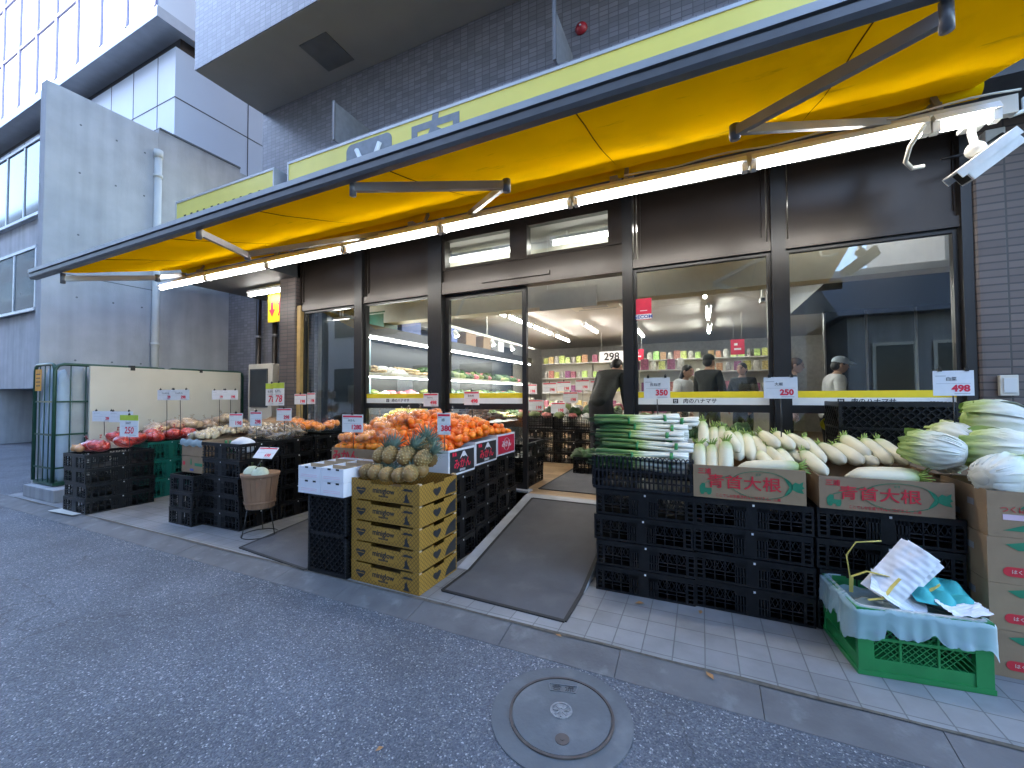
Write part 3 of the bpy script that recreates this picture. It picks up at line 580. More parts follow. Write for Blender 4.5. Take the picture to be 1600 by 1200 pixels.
m = MB(); m.M = SH; m.prismx([(BY - .032, BZ + .017), (BY - .034, BZ + .05), (BY - .012, BZ + .066), (BY + .01, BZ + .066), (BY + .01, BZ + .061), (BY - .011, BZ + .061), (BY - .0305, BZ + .046), (BY - .0305, BZ + .017)], AX0, AX1 + .1); m.build('bar_cover', 'alu', fb)
m = MB(); m.M = Matrix.Translation((AX0 + .0, RYY + .05, RZZ + .0)) @ Matrix.Rotation(math.pi / 2, 4, 'Y'); m.lathe([(.05, -.3), (.05, AX1 - AX0)], 20); m.build('roller', 'canvas', A)
m = MB()
for x in (-6.2, -4.6, -2.6, -.6, 1.3): m.box(x - .03, x + .03, RYY - .02, RYY + .14, RZZ - .13, RZZ - .06); m.box(x - .025, x + .025, RYY + .06, RYY + .2, RZZ - .06, RZZ + .08)
m.box(-6.5, AX1, RYY + .09, RYY + .13, RZZ - .10, RZZ - .06); m.build('mounting_rail', 'arm_grey', A)
def arm(p, e, q):
    m = MB(); m.bar(p, e, .03, .05); m.m = 1
    m.tube([(p[0], p[1], p[2] + .05), (p[0], p[1], p[2] - .05)], .02, 10); m.tube([(e[0], e[1], e[2] + .035), (e[0], e[1], e[2] - .04)], .026, 10); m.m = 0
    m.bar((e[0], e[1], e[2] + .01), q, .028, .045); o = m.build('folding_arm', ['arm_grey', 'alu_dark'], A); return o
arm((-1.88, 1.81, 2.53), (-1.09, 2.3, 2.60), (-1.9, 3.2, 2.93)); arm((.76, 1.81, 2.53), (.185, 2.42, 2.66), (1.1, 3.2, 2.93))
arm((-3.45, 1.81, 2.53), (-3.72, 2.35, 2.56), (-2.9, 3.2, 2.93)); arm((-5.75, 1.81, 2.46), (-5.55, 2.5, 2.62), (-6.3, 3.15, 2.93))
# lamp line under the awning
def lamp(name, x0, x1, y, z, label, group=None, r=.022, tubem='tube', axis=0, stem=0, hw=.045):
    t = thing(name, label, 'lamp', (x0, y, z), 0 if axis == 0 else math.pi / 2, group); L = x1 - x0
    m = MB(); m.prismx([(-hw, .035), (-.02, .075), (.03, .075), (hw, .035), (hw, .03), (-hw, .03)], 0.005, L - .005)
    if stem:
        for x in (.2, L - .2): m.box(x - .008, x + .008, -.008, .008, .075, .075 + stem)
    m.build('housing', 'lamp_white', t)
    m = MB(); m.tube([(.03, 0, 0), (L - .03, 0, 0)], r, 10); m.build('tube', tubem, t)
    m = MB()
    for a, b in ((.0, .035), (L - .035, L)): m.box(a, b, -.026, .026, -.026, .03)
    split(m, 'end_cap', 'lamp_white', t); return t
xs = [-6.81, -5.72, -4.53, -3.32, -2.13, -.89, .315, 1.22, 1.50]
LY, LZ = 3.1, 2.785
for i in range(7):
    lamp('fluorescent_lamp', xs[i] + (.01 if i else 0), xs[i + 1] - .01, LY, LZ, ('leftmost', 'second from the left', 'third from the left', 'middle', 'third from the right', 'second from the right', 'rightmost')[i] + ' lit white tube in the line of seven under the awning', 'tubes in line under the awning')
lamp('fluorescent_lamp', 1.22, 1.5, LY, LZ, 'short lit tube at the right end of the line, beside the white camera', 'tubes in line under the awning')
lamp('fluorescent_lamp', -6.45, -5.6, 4.1, 2.93 - .06, 'short lit tube under the passage soffit behind the line of tubes')
t = thing('lamp_rail', 'long beige rail that carries the tubes under the awning', 'rail', (0, LY, LZ))
m = MB(); m.box(-6.8, 1.6, .05, .10, .03, .13); m.build('rail_beam', 'cream_board', t)
m = MB()
for x in (-6.1, -4.3, -2.4, -.5, 1.3): m.bar((x, .08, .12), (x, .20, .33), .03, .02); m.box(x - .02, x + .02, .1, .55, .30, .33)
split(m, 'bracket', 'arm_grey', t)
m = MB(); m.tube([(1.24, 0.05, .1), (1.18, -.03, .02), (1.12, -.02, -.08), (1.12, .04, -.14), (1.17, .10, -.16), (1.23, .12, -.15)], .012, 8); m.tube([(x / 10, .03, .14 + .01 * math.sin(x)) for x in range(-5, 17)], .006, 6)
m.tube([(1.5, .1, .12), (1.62, .15, .06), (1.7, .2, .10), (1.75, .3, .22)], .012, 8)
m.build('cable', 'cream', t)
# surveillance camera
t = thing('surveillance_camera', 'white box-shaped security camera hanging at the top right corner', 'camera', (1.44, 3.12, 2.62))
m = MB(); m.M = Matrix.Translation((0, -.03, -.05)) @ Euler((0, R(-38), R(10))).to_matrix().to_4x4()
m.box(-.15, .14, -.042, .042, -.055, .03); body = bevel(m.build('housing', 'lamp_white', t), .006)
m = MB(); m.M = Matrix.Translation((0, -.03, -.05)) @ Euler((0, R(-38), R(10))).to_matrix().to_4x4(); m.box(-.185, .15, -.052, .052, .031, .038); m.box(-.185, .15, -.052, -.047, -.01, .031); m.box(-.185, .15, .047, .052, -.01, .031); m.build('sunshield', 'lamp_white', t)
m = MB(); m.M = Matrix.Translation((0, -.03, -.05)) @ Euler((0, R(-38), R(10))).to_matrix().to_4x4(); m.box(-.153, -.15, -.032, .032, -.046, .022); m.build('lens_window', 'frame_black', t)
m = MB(); m.ell((-.02, .02, .02), (.045, .045, .045)); m.tube([(-.02, .02, .03), (-.03, .03, .12), (-.03, .03, .16)], .018, 10); m.box(-.07, .02, -.02, .08, .15, .17); m.build('bracket', 'lamp_white', t)
t = thing('junction_box', 'small grey electrical box on the dark wall at the upper right edge', 'electrical box', (1.86, 3.93, 3.02)); bevel(boxobj('box_body', 'pvc', -.05, .05, -.04, .03, -.07, .07, t), .006)
m = MB(); m.tube([(.03, -.05, .02), (-.06, -.06, -.04), (-.16, -.06, -.08), (-.3, -.1, -.1)], .01, 6); m.build('cable', 'frame_black', t)
t = thing('wall_switch_box', 'small pale socket box with hinged cover on the tiled pillar', 'socket', (1.90, 3.955, 1.33)); boxobj('box_body', 'cream_board', -.045, .045, -.03, .0, -.07, .07, t, .004); boxobj('cover', 'pvc', -.03, .035, -.036, -.0305, -.05, .05, t, .002)
# yellow hanging sign and meter box in the passage
t = thing('hanging_sign', 'yellow sign with a red down arrow beside the tiled pillar', 'sign', (-6.25, 4.28, 2.45)); boxobj('sign_panel', 'bright_yellow', 0, .85, 0, .03, 0, .44, t)
m = MB(); m.polyxz([(.07, .32), (.13, .32), (.13, .20), (.175, .20), (.10, .09), (.025, .20), (.07, .20)], -.004, -.001); m.build('arrow', 'price_red', t); text('鮮', .30, 'price_red', t, (.38, -.002, .21), bold=.006)
m = MB(); m.box(.02, .05, .008, .022, .44, .56); m.box(.8, .83, .008, .022, .44, .56); split(m, 'hanger', 'alu_dark', t)
t = thing('meter_box', 'beige metal meter box with a dark window on the passage wall', 'electrical box', (-6.75, 4.3, 0)); boxobj('cabinet', 'cream_board', 0, .6, 0, .4, .0, 1.80, t, .01); boxobj('cabinet_window', 'window_glass', .07, .47, -.006, -.0005, 1.12, 1.70, t)
m = MB(); m.box(.05, .49, -.012, -.001, 1.70, 1.72); m.box(.05, .49, -.012, -.001, 1.10, 1.12); m.box(.05, .07, -.012, -.001, 1.12, 1.7); m.box(.47, .49, -.012, -.001, 1.12, 1.7); m.build('window_frame', 'gasket', t)
for i, x in enumerate((-7.05, -6.62)):
    t = thing('drain_pipe', ('left' if i == 0 else 'right') + ' of two dark pipes running down the passage wall', 'pipe', (x, 4.66, 0)); m = MB(); m.tube([(0, 0, 0), (0, 0, 3.0)], .045, 12); m.build('pipe', 'bronze', t)
    m = MB(); m.tube([(0, 0, 2.3), (0, 0, 2.34)], .055, 12); m.build('clamp', 'arm_grey', t)
# ================================================================= NEIGHBOURS
t = thing('boundary_wall', 'tall bare concrete wall with weather streaks left of the shop', 'wall', (-8.06, 2.33, 0))
boxobj('wall_slab', 'concrete_wall', -.17, 0, 0, 1.28, 0, 5.63, t, .012); boxobj('wall_slab', 'concrete_wall', -.17, -.012, 1.283, 2.6, 0, 5.70, t)
m = MB(); m.box(-.19, .006, 1.29, 2.6, 5.70, 5.73); m.build('coping', 'iron', t)
m = MB(); m.box(-.001, .0015, .0, 1.28, 3.0, 3.012)
m.build('joint', 'iron', t); m = MB()
for yy in (.35, .75, 1.1):
    for zz in (.9, 1.8, 2.7, 3.6, 4.5, 5.2):
        m.M = Matrix.Translation((.0, yy, zz)) @ Matrix.Rotation(math.pi / 2, 4, 'Y'); m.disc((0, 0), .013, -.002, .002, 10)
split(m, 'tie_hole', 'iron', t)
t = thing('drain_pipe', 'tall white drainpipe against the bare concrete wall', 'pipe', (-7.99, 3.58, 0)); m = MB(); m.tube([(0, 0, .0), (0, 0, 5.25)], .05, 14); m.build('pipe', 'pvc', t)
m = MB(); m.tube([(0, 0, 5.18), (0, 0, 5.30)], .062, 14); m.tube([(0, 0, 4.85), (0, 0, 4.90)], .062, 14); m.tube([(0, 0, 2.1), (0, 0, 2.15)], .06, 14); split(m, 'collar', 'pvc', t)
NB = thing('office_building', 'white office block with a glazed upper facade left of the concrete wall', 'building', (0, 0, 0))
NX = -8.85
boxobj('lower_panels', 'panel_white', -40, NX, 4.2, 12, 5.75, 7.85, NB); boxobj('lower_wall', 'pale_concrete', -40, -8.3, 4.25, 12, 1.5, 5.75, NB)
boxobj('ground_wall', 'pale_concrete', -40, -17.5, 4.25, 12, -.05, 1.5, NB); boxobj('garage_back', 'pale_concrete', -17.5, -8.3, 10, 10.2, -.05, 1.5, NB); boxobj('ground_wall', 'pale_concrete', -10, -8.3, 4.25, 4.5, -.05, 1.5, NB)
m = MB()
for x in [NX - .9 * k - .6 for k in range(34)]: m.box(x - .008, x + .008, 4.196, 4.2, 5.75, 7.85)
m.box(-40, NX, 4.196, 4.2, 6.88, 6.9); m.box(NX, NX + .004, 4.2, 12, 6.88, 6.9)
for y in (5.55, 7.0, 8.6): m.box(NX, NX + .004, y, y + .018, 5.75, 7.85)
m.build('panel_joint', 'gasket', NB)
boxobj('recess_band', 'bronze', -40, NX - .05, 4.3, 12, 7.85, 8.1, NB)
boxobj('eave', 'alu', -40, NX + .12, 3.85, 12, 8.1, 8.3, NB)
boxobj('glazing', 'glazing', -40, NX + .10, 3.88, 12, 8.3, 19, NB)
m = MB()
for k in range(30): x = NX + .04 - 1.02 * k; m.box(x - .03, x + .03, 3.84, 3.88, 8.3, 19)
for z in (9.75, 11.2, 12.65, 14.1, 15.55, 17): m.box(-40, NX + .1, 3.85, 3.88, z - .03, z + .03)
m.build('mullion', 'mullion', NB)
for (x0, x1, z0, z1) in ((-20, -13.3, 5.75, 7.7), (-20, -14.7, 3.4, 5.0)):
    m = MB(); m.box(x0, x1, 4.14, 4.19, z0, z0 + .07); m.box(x0, x1, 4.14, 4.19, z1 - .07, z1); n = int((x1 - x0) / 1.1)
    for k in range(n + 1): x = x0 + (x1 - x0) * k / n; m.box(x - .035, x + .035, 4.145, 4.19, z0 + .07, z1 - .07)
    w = m.build('window', 'alu', NB); boxobj('pane', 'window_glass', x0, x1, 4.165, 4.18, z0 + .07, z1 - .07, w)
# buildings across the street (they shade it, and the shop windows mirror them)
def across(x0, x1, h, y, mat, label, nwin, zw=1.2):
    t = thing('street_building', label, 'building', (x0, y, 0)); L = x1 - x0; boxobj('wall', mat, 0, L, -8, 0, -.1, h, t); m = MB(); f = MB()
    k = int(L / zw)
    for z in [1.0 + 2.9 * q for q in range(int((h - 1.5) / 2.9))]:
        for i in range(k):
            xa = (i + .18) * L / k; xb = (i + .82) * L / k; m.box(xa, xb, .005, .012, z, z + 1.5); f.box(xa - .04, xb + .04, .002, .03, z - .06, z - .005)
    m.build('window_band', 'window_glass', t); f.build('sill', 'alu', t)
across(-80, -16, 17.2, -5.5, 'concrete', 'concrete block across the street, farther left of the others', 8, 4)
across(-15.6, -4.5, 19, -5.5, 'panel_white', 'tall white office block across the street', 5, 2.2); across(-4.2, 2.6, 19, -5.2, 'concrete', 'tall concrete block across the street', 4, 1.7)
across(8.6, 20, 18, -13, 'concrete', 'unseen tall block added behind the low house across the street', 4, 2.4)  # added to hide part of the sky in the right window's reflection
t = thing('street_house', 'low grey house with pitched roof across the street', 'house', (3.6, -5.6, 0)); boxobj('wall', 'concrete', 0, 4.5, -5, 0, -.1, 3.4, t)
m = MB(); m.prismx([(.5, 3.3), (-2.5, 5.2), (-5.4, 3.3)], -.3, 4.8); m.build('roof', 'alu_dark', t)
for x in (.5, 1.7, 3.0): w = boxobj('window', 'cream', x, x + .9, .005, .04, 1.0, 2.6, t); boxobj('pane', 'window_glass', x + .08, x + .82, .042, .05, 1.08, 2.52, w)
# ================================================================= CRATES
def crate_mesh(L=.6, Wd=.4, H=.165):
    """folding lattice crate, origin at the middle of its base"""
    m = MB(); hl, hw = L / 2, Wd / 2; k = L / .6
    def face(P, Lf, long):
        # P(u, z0..z1, depth) -> box on this face
        def b(u0, u1, z0, z1, d0=0, d1=.012): P(u0, u1, z0, z1, d0, d1)
        b(0, Lf, H - .036, H - .004, -.003, .012); b(0, Lf, 0, .014, -.001, .012)
        b(0, .012, .014, H - .036); b(Lf - .012, Lf, .014, H - .036)
        for s in (0, 1):
            e = (lambda u0, u1: (u0, u1)) if s == 0 else (lambda u0, u1: (Lf - u1, Lf - u0))
            for q in range(4): z = .03 + q * (H - .075) / 3.2; b(*e(.012, .04), z, z + .009, .001)
            b(*e(.04, .052), .014, H - .036)
            w0, w1 = (.052, .215 * k) if long else (.052, Lf * .36)
            n = 3 if long else 2
            for q in range(n + 1): u = w0 + (w1 - w0) * q / n; b(*e(u - .003, u + .003), .014, H - .036, .001, .010)
            zm = H * .42; b(*e(w0, w1), zm - .004, zm + .004, .001, .011); b(*e(w0, w1), .045, .049, .002, .010)
            if long:
                for q in range(4): u = w1 + .006 + q * .015; b(*e(u, u + .009), .014, H - .036, .001, .010)
                b(*e(w1, w1 + .06), .05, .058, .001, .011); b(*e(w1, w1 + .06), H - .06, H - .036, .001, .011)
        c0, c1 = (.272 * k, Lf - .272 * k) if long else (Lf * .40, Lf * .60)
        b(c0, c1, .014, H - .036, -.001, .01)
    def PF(sy):
        def P(u0, u1, z0, z1, d0, d1):
            a, c = sorted((sy * (hw - d0), sy * (hw - d1))); m.box(-hl + u0, -hl + u1, a, c, z0, z1)
        return P
    def PS(sx):
        def P(u0, u1, z0, z1, d0, d1):
            a, c = sorted((sx * (hl - d0), sx * (hl - d1))); m.box(a, c, -hw + .0125 + u0, -hw + .0125 + u1, z0, z1)
        return P
    face(PF(-1), L, True); face(PF(1), L, True); face(PS(-1), Wd - .025, False); face(PS(1), Wd - .025, False)
    # diagonal lattice behind the upper row of windows, and the floor
    for sy in (-1, 1):
        y = sy * (hw - .008); z0, z1 = H * .42, H - .036
        for s in (-1, 1):
            ua, ub = s * (hl - .052), s * (hl - .215 * k); step = (ub - ua) / 6
            for q in range(6):
                m.bar((ua + step * q, y, z0), (ua + step * (q + 1), y, z1), .003, .004); m.bar((ua + step * (q + 1), y, z0), (ua + step * q, y, z1), .003, .004)
    m.box(-hl + .012, hl - .012, -hw + .012, hw - .012, .002, .008)
    return m
def crate_kind(name, mat, L=.6, Wd=.4, H=.165, tagc=True, tagmat='paper'):
    t = thing(name, 'x', 'crate'); crate_mesh(L, Wd, H).build('lattice_body', mat, t)
    if tagc:
        m = MB(); m.box(.006, .017, -Wd / 2 - .0048, -Wd / 2 - .0034, H - .03, H - .018)
        m.box(L / 2 + .0034, L / 2 + .0048, .006, .017, H - .03, H - .018); split(m, 'price_tag', tagmat, t)
    return t
_used = set()
def crate(proto, loc, rz, label, group):
    if proto.name not in _used: _used.add(proto.name); proto.location = loc; proto.rotation_euler = (0, 0, rz); proto['label'] = label; proto['group'] = group; return proto
    return dup(proto, loc, rz, label, group)
K = crate_kind('black_crate', 'black_plastic'); KD = crate_kind('black_crate', 'black_plastic', .62, .53, .162); GK = crate_kind('green_crate', 'teal_plastic', .5, .36, .235)
def ordn(i, n): return 'top' if i == n - 1 else ORD[i]
def stack(x, y, n, rz, where, z0=0, proto=None, H=.165, col='black'):
    for i in range(n):
        crate(proto or K, (x + random.uniform(-.008, .008), y + random.uniform(-.007, .007), z0 + i * H), rz + random.uniform(-.014, .014), f'{ordn(i, n)} {col} crate in the stack {where}'.replace(' of the left island side', ' of the left island'), f'{col} crates in stacks')
# right-hand stand
stack(-.352, 2.925, 4, .012, 'under the basket of leeks')
stack(.255, 2.945, 4, .01, 'under the front carton of daikon beside the leeks'); stack(.867, 2.96, 4, .01, 'behind the bright green crate')
for i, (x, w) in enumerate(((.255, 'rear carton of daikon nearer the leeks'), (.867, 'rear carton of daikon nearer the cabbages'))): stack(x, 3.365, 4, .01, f'beneath the {w}')
stack(-.352, 3.345, 4, .012, 'behind the leeks against the window')
# mandarin stand by the door, its ground rising a little
for j in range(3):
    for i, x in enumerate((-2.02, -2.64)):
        stack(x, 2.795 + j * .405, 4, 0, (('under the', 'under the', 'under the')[j]) + (' %s of persimmons' % ('front black carton', 'middle black carton', 'red carton')[j] if i == 0 else ' %s carton of bagged mandarins' % ('front', 'middle', 'back')[j]), j * .02)
# left island
for j in range(3): stack(-4.285, 2.66 + j * .42, 5, 0, ('at the island corner behind the wooden bucket', 'in the middle of the left island', 'below the oranges of the left island')[j])
stack(-4.74, 2.66, 3, R(90), 'under the brown cartons of the left island'); stack(-4.96, 3.08, 4, R(90), 'under the bagged mushrooms in the left island'); stack(-4.90, 3.6, 4, R(90), 'under the paper sacks of the left island')
# far left
stack(-6.355, 2.44, 4, R(90), 'full of red onions nearest the road', proto=KD, H=.162)
stack(-6.72, 3.2, 4, R(90), 'under the front brown basket of potatoes'); stack(-6.72, 3.85, 4, R(90), 'under the rear brown basket of potatoes')
for i in range(3): crate(GK, (-6.46, 2.98 + .01 * i, i * .238), R(90) + .03 * (i - 1), f'{("bottom", "middle", "top")[i]} teal green crate of three beside the red onions', 'green crates beside the onions')
# inside the door
stack(-1.95, 4.42, 3, R(90), 'standing empty behind the sliding door', .25)
for i in range(4): stack(-2.35 + i * .61, 6.15, 3, 0, ('at the left end', 'second from the left', 'third from the left', 'at the right end')[i] + ' of the stand inside the door', .25)
def ribbed_basket(L, Wd, H, name, mat, label, group=None):
    t = thing(name, label, 'basket', group=group); m = MB(); hl, hw = L / 2, Wd / 2
    m.box(-hl, hl, -hw, hw, 0, .008)
    def ribs(n, P):
        for i in range(n):
            u = (i + .5) / n; P(u, 0, H, .0035)
    for sy in (-1, 1):
        y = sy * hw; m.box(-hl, hl, y - .006, y + .006, .008, .02); m.box(-hl, hl, y - .006, y + .006, H * .26, H * .31); m.box(-hl, hl, y - .007, y + .007, H * .54, H * .60); 
        n = int(L / .026)
        for i in range(n): x = -hl + (i + .5) * L / n; m.box(x - .005, x + .005, y - .009, y + .009, .02, H * .97); 
        for i in range(0, n - 1): x = -hl + (i + 1) * L / n; m.tube([(x + (-.5 + q / 4) * L / n, y, H * .95 + .014 * math.sin(math.pi * q / 4)) for q in range(5)], .0045, 5)
    for sx in (-1, 1):
        x = sx * hl; m.box(x - .006, x + .006, -hw + .01, hw - .01, .008, .02); m.box(x - .006, x + .006, -hw + .01, hw - .01, H * .54, H * .60); m.box(x - .006, x + .006, -hw + .01, hw - .01, H * .9, H * .97)
        n = int(Wd / .03)
        for i in range(n): y = -hw + (i + .5) * Wd / n; m.box(x - .009, x + .009, y - .005, y + .005, .02, H * .9)
    m.build('ribbed_body', mat, t); return t
t = ribbed_basket(.61, .43, .215, 'ribbed_basket', 'basket_black', 'black ribbed plastic basket full of leeks at the right of the ramp'); t.location = (-.355, 2.935, .662)
pb = ribbed_basket(.58, .38, .16, 'ribbed_basket', 'brown_basket', 'brown ribbed basket of potatoes nearest the road', 'brown baskets'); pb.location = (-6.68, 3.2, .66); pb.rotation_euler = (0, 0, R(90))
dup(pb, (-6.68, 3.85, .66), R(90), 'brown ribbed basket of potatoes farther back along the white board')
ib = ribbed_basket(.6, .4, .2, 'ribbed_basket', 'basket_black', 'left black ribbed basket on the produce stand inside the door', 'baskets inside the door'); ib.location = (-2.35, 6.15, .75)
for i, w in enumerate(('second from the left', 'third from the left', 'right')): dup(ib, (-2.35 + .61 * (i + 1), 6.15, .75), 0, f'{w} black ribbed basket on the produce stand inside the door')
def mesh_crate(L, Wd, H, label, loc, rz=0):
    t = thing('tall_mesh_crate', label, 'crate', loc, rz); m = MB(); hl, hw = L / 2, Wd / 2
    k = MB(); k.box(-hl + .016, hl - .016, -hw + .016, hw - .016, .01, H - .02); k.build('inner_shade', 'inner_shade_black', t)  # added black block, the shade inside the crate put into its colour
    for z0, z1 in ((0, .03), (H * .48, H * .52), (H - .03, H)): m.box(-hl, hl, -hw, -hw + .014, z0, z1); m.box(-hl, hl, hw - .014, hw, z0, z1); m.box(-hl, -hl + .014, -hw + .014, hw - .014, z0, z1); m.box(hl - .014, hl, -hw + .014, hw - .014, z0, z1)
    for x in (-hl, hl - .02):
        for y in (-hw, hw - .02): m.box(x, x + .02, y, y + .02, .03, H - .03)
    def diag(P, Lf):
        s = .05; n = int((Lf + H) / s)
        for i in range(n + 1):
            for sg in (0, 1):
                u0 = i * s - H; pts = []
                a = max(0, u0); b = min(Lf, u0 + H)
                if b - a < .01: continue
                z0, z1 = a - u0, b - u0
                if sg: a, b = Lf - a, Lf - b
                m.bar(P(a, z0), P(b, z1), .009, .007)
    diag(lambda u, z: (-hl + u, -hw + .005, z), L); diag(lambda u, z: (hl - .005, -hw + u, z), Wd); diag(lambda u, z: (-hl + .005, -hw + u, z), Wd)
    m.build('lattice_body', 'black_plastic', t); return t
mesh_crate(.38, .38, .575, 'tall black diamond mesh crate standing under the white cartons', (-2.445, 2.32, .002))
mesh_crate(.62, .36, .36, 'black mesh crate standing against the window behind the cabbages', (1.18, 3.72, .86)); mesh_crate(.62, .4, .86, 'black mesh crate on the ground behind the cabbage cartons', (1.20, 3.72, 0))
# ================================================================= CARTONS
def carton(name, x0, y0, z0, L, Wd, H, label, mat='cardboard', group=None, rz=0, th=.006, inner=None):
    """open carton; origin = front left bottom corner"""
    t = thing(name, label, 'carton', (x0, y0, z0), rz, group); m = MB()
    m.box(0, L, 0, th, 0, H); m.box(0, L, Wd - th, Wd, 0, H); m.box(0, th, th, Wd - th, 0, H); m.box(L - th, L, th, Wd - th, 0, H); m.m = 1; m.box(th, L - th, th, Wd - th, .003, .01)
    o = m.build('carton_body', [mat, 'card_inside'], t); return t
def daikon_print(t, L, H):
    m = MB(); n = 40; cx, cz, rx, rz_ = L * .62, H * .50, L * .27, H * .40      # green daikon: outline and shaded head
    def ol(k): a = math.pi * 2 * k / n; return (cx + rx * math.cos(a), cz + rz_ * math.sin(a))
    for k in range(n):
        a, b = ol(k), ol(k + 1)
        if a[0] > L * .36: m.bar((a[0], -.0015, a[1]), (b[0], -.0015, b[1]), .002, .005, up=(0, 1, 0))
    m.polyxz([(cx + rx * .72 * 1, cz + rz_ * .70), *[ol(k) for k in range(4, -5, -1)], (cx + rx * .72, cz - rz_ * .70), (cx + rx * .9, cz)], -.0022, -.0012)
    m.polyxz([(cx + rx * .97, cz + .012), (cx + rx * 1.08, cz + .03), (cx + rx * 1.2, cz + .022), (cx + rx * 1.33, cz + .036), (cx + rx * 1.30, cz + .012), (cx + rx * 1.36, cz), (cx + rx * 1.28, cz - .008), (cx + rx * 1.34, cz - .03), (cx + rx * 1.16, cz - .026), (cx + rx * .97, cz - .012)], -.0022, -.0012)
    # little truck
    m.polyxz([(L * .06, H * .16), (L * .06, H * .34), (L * .085, H * .44), (L * .115, H * .44), (L * .115, H * .30), (L * .175, H * .30), (L * .175, H * .16)], -.002, -.001)
    for x in (.085, .15): m.M = Matrix.Translation((L * x, -.0015, H * .15)) @ Matrix.Rotation(math.pi / 2, 4, 'X'); m.disc((0, 0), .011, -.001, .001, 14); m.M = None
    m.bar((L * .11, -.0015, H * .46), (L * .36, -.0015, H * .74), .002, .005, up=(0, 1, 0)); m.build('daikon_picture', 'green_ink', t)
    text('青首大根', H * .44, 'red_ink', t, (L * .465, -.0032, H * .50), bold=.0007, sx=1.12); text('三浦', H * .19, 'red_ink', t, (L * .11, -.002, H * .80), bold=.0006, name='place_name'); text('ここでしか生産されない味がある。三浦', H * .105, 'red_ink', t, (L * .50, -.002, H * .10), name='small_print', sx=.9)
    text('II II', H * .1, 'green_ink', t, (L * .6, -.002, H * .80), name='small_print')
for i, (x, y, z, H, lb, rz) in enumerate(((-.048, 2.722, .664, .192, 'front carton printed with a daikon, next to the leeks', .0), (.575, 2.722, .664, .172, 'front carton printed with a daikon, next to the cabbages', .02))):
    t = carton('daikon_carton', x, y, z, .565 if i == 0 else .545, .40, H, lb, group='daikon cartons', rz=rz); daikon_print(t, .565 if i == 0 else .545, H)
carton('daikon_carton', -.02, 3.14, .664, .56, .4, .20, 'rear daikon carton behind the one beside the leeks', group='daikon cartons'); carton('daikon_carton', .585, 3.15, .664, .52, .4, .20, 'rear daikon carton behind the one beside the cabbages', group='daikon cartons')
# cabbage cartons
def cab_print(t, L, Wd, H, k):
    m = MB()
    if k == 3:
        m.polyxz([(.10, H * .62), (.16, H * .88), (.19, H * .88), (.245, H * .62), (.215, H * .56), (.17, H * .74), (.13, H * .62)], -.002, -.001); m.polyxz([(.05, .03), (.12, .06), (.155, .085), (.21, .055), (.33, .035), (.42, .03)], -.002, -.001)
        split(m, 'printed_hills', 'green_ink', t); text('つくば', .03, 'red_ink', t, (.085, -.002, H * .60)); m = MB(); m.box(.05, .15, -.002, -.001, H * .38, H * .5); m.build('printed_patch', 'pink_ink', t)
    else:
        m.polyxz([(.06, H * .86), (.14, H * .95), (.30, H * .93), (.45, H * .90), (.45, H * .85), (.16, H * .85), (.13, H * .75), (.10, H * .74)], -.002, -.001)
        m.polyxz([(.22, H * .22), (.26, H * .22), (.23, H * .55), (.19, H * .55)], -.002, -.001); m.polyxz([(.27, H * .45), (.33, H * .60), (.36, H * .55), (.33, H * .40)], -.002, -.001); m.polyxz([(.33, H * .52), (.36, H * .48), (.36, H * .20), (.33, H * .20)], -.002, -.001)
        split(m, 'printed_hills', 'green_ink', t); m = MB(); m.M = Matrix.Translation((.115, 0, H * .27)); pts = []
        for cx, a0 in ((.045, -90), (-.045, 90)): pts += [(cx + .021 * math.cos(R(a0 + q * 20)), .021 * math.sin(R(a0 + q * 20))) for q in range(10)]
        m.polyxz(pts, -.002, -.001); m.build('printed_patch', 'red_ink', t); text('はくさい', .02, 'cream', t, (.115, -.0024, H * .27), name='small_print')
    s = MB()
    for yy, zz in ((.10, H * .7), (.22, H * .35), (.3, H * .75)): s.box(-.0015, -.0005, yy, yy + .05, zz - .03, zz)
    split(s, 'side_print', 'grey_ink', t)
for k in range(4):
    H = .206; t = carton('cabbage_carton', 1.185 + random.uniform(-.005, .005), 2.635, k * .2085 + .001, .6, .40, H, f'{ordn(k, 4)} brown carton of four stacked at the right edge under cabbages', group='cabbage cartons'); cab_print(t, .6, .4, H, k)
    if k < 3:
        m = MB(); m.box(.001, .599, .001, .399, H - .004, H + .001); m.build('lid_flap', 'cardboard', t)
for k in range(4): carton('cabbage_carton', 1.17, 3.06, k * .2085 + .001, .6, .40, .206, f'{ordn(k, 4)} brown carton in the rear stack at the right under cabbages', group='cabbage cartons')
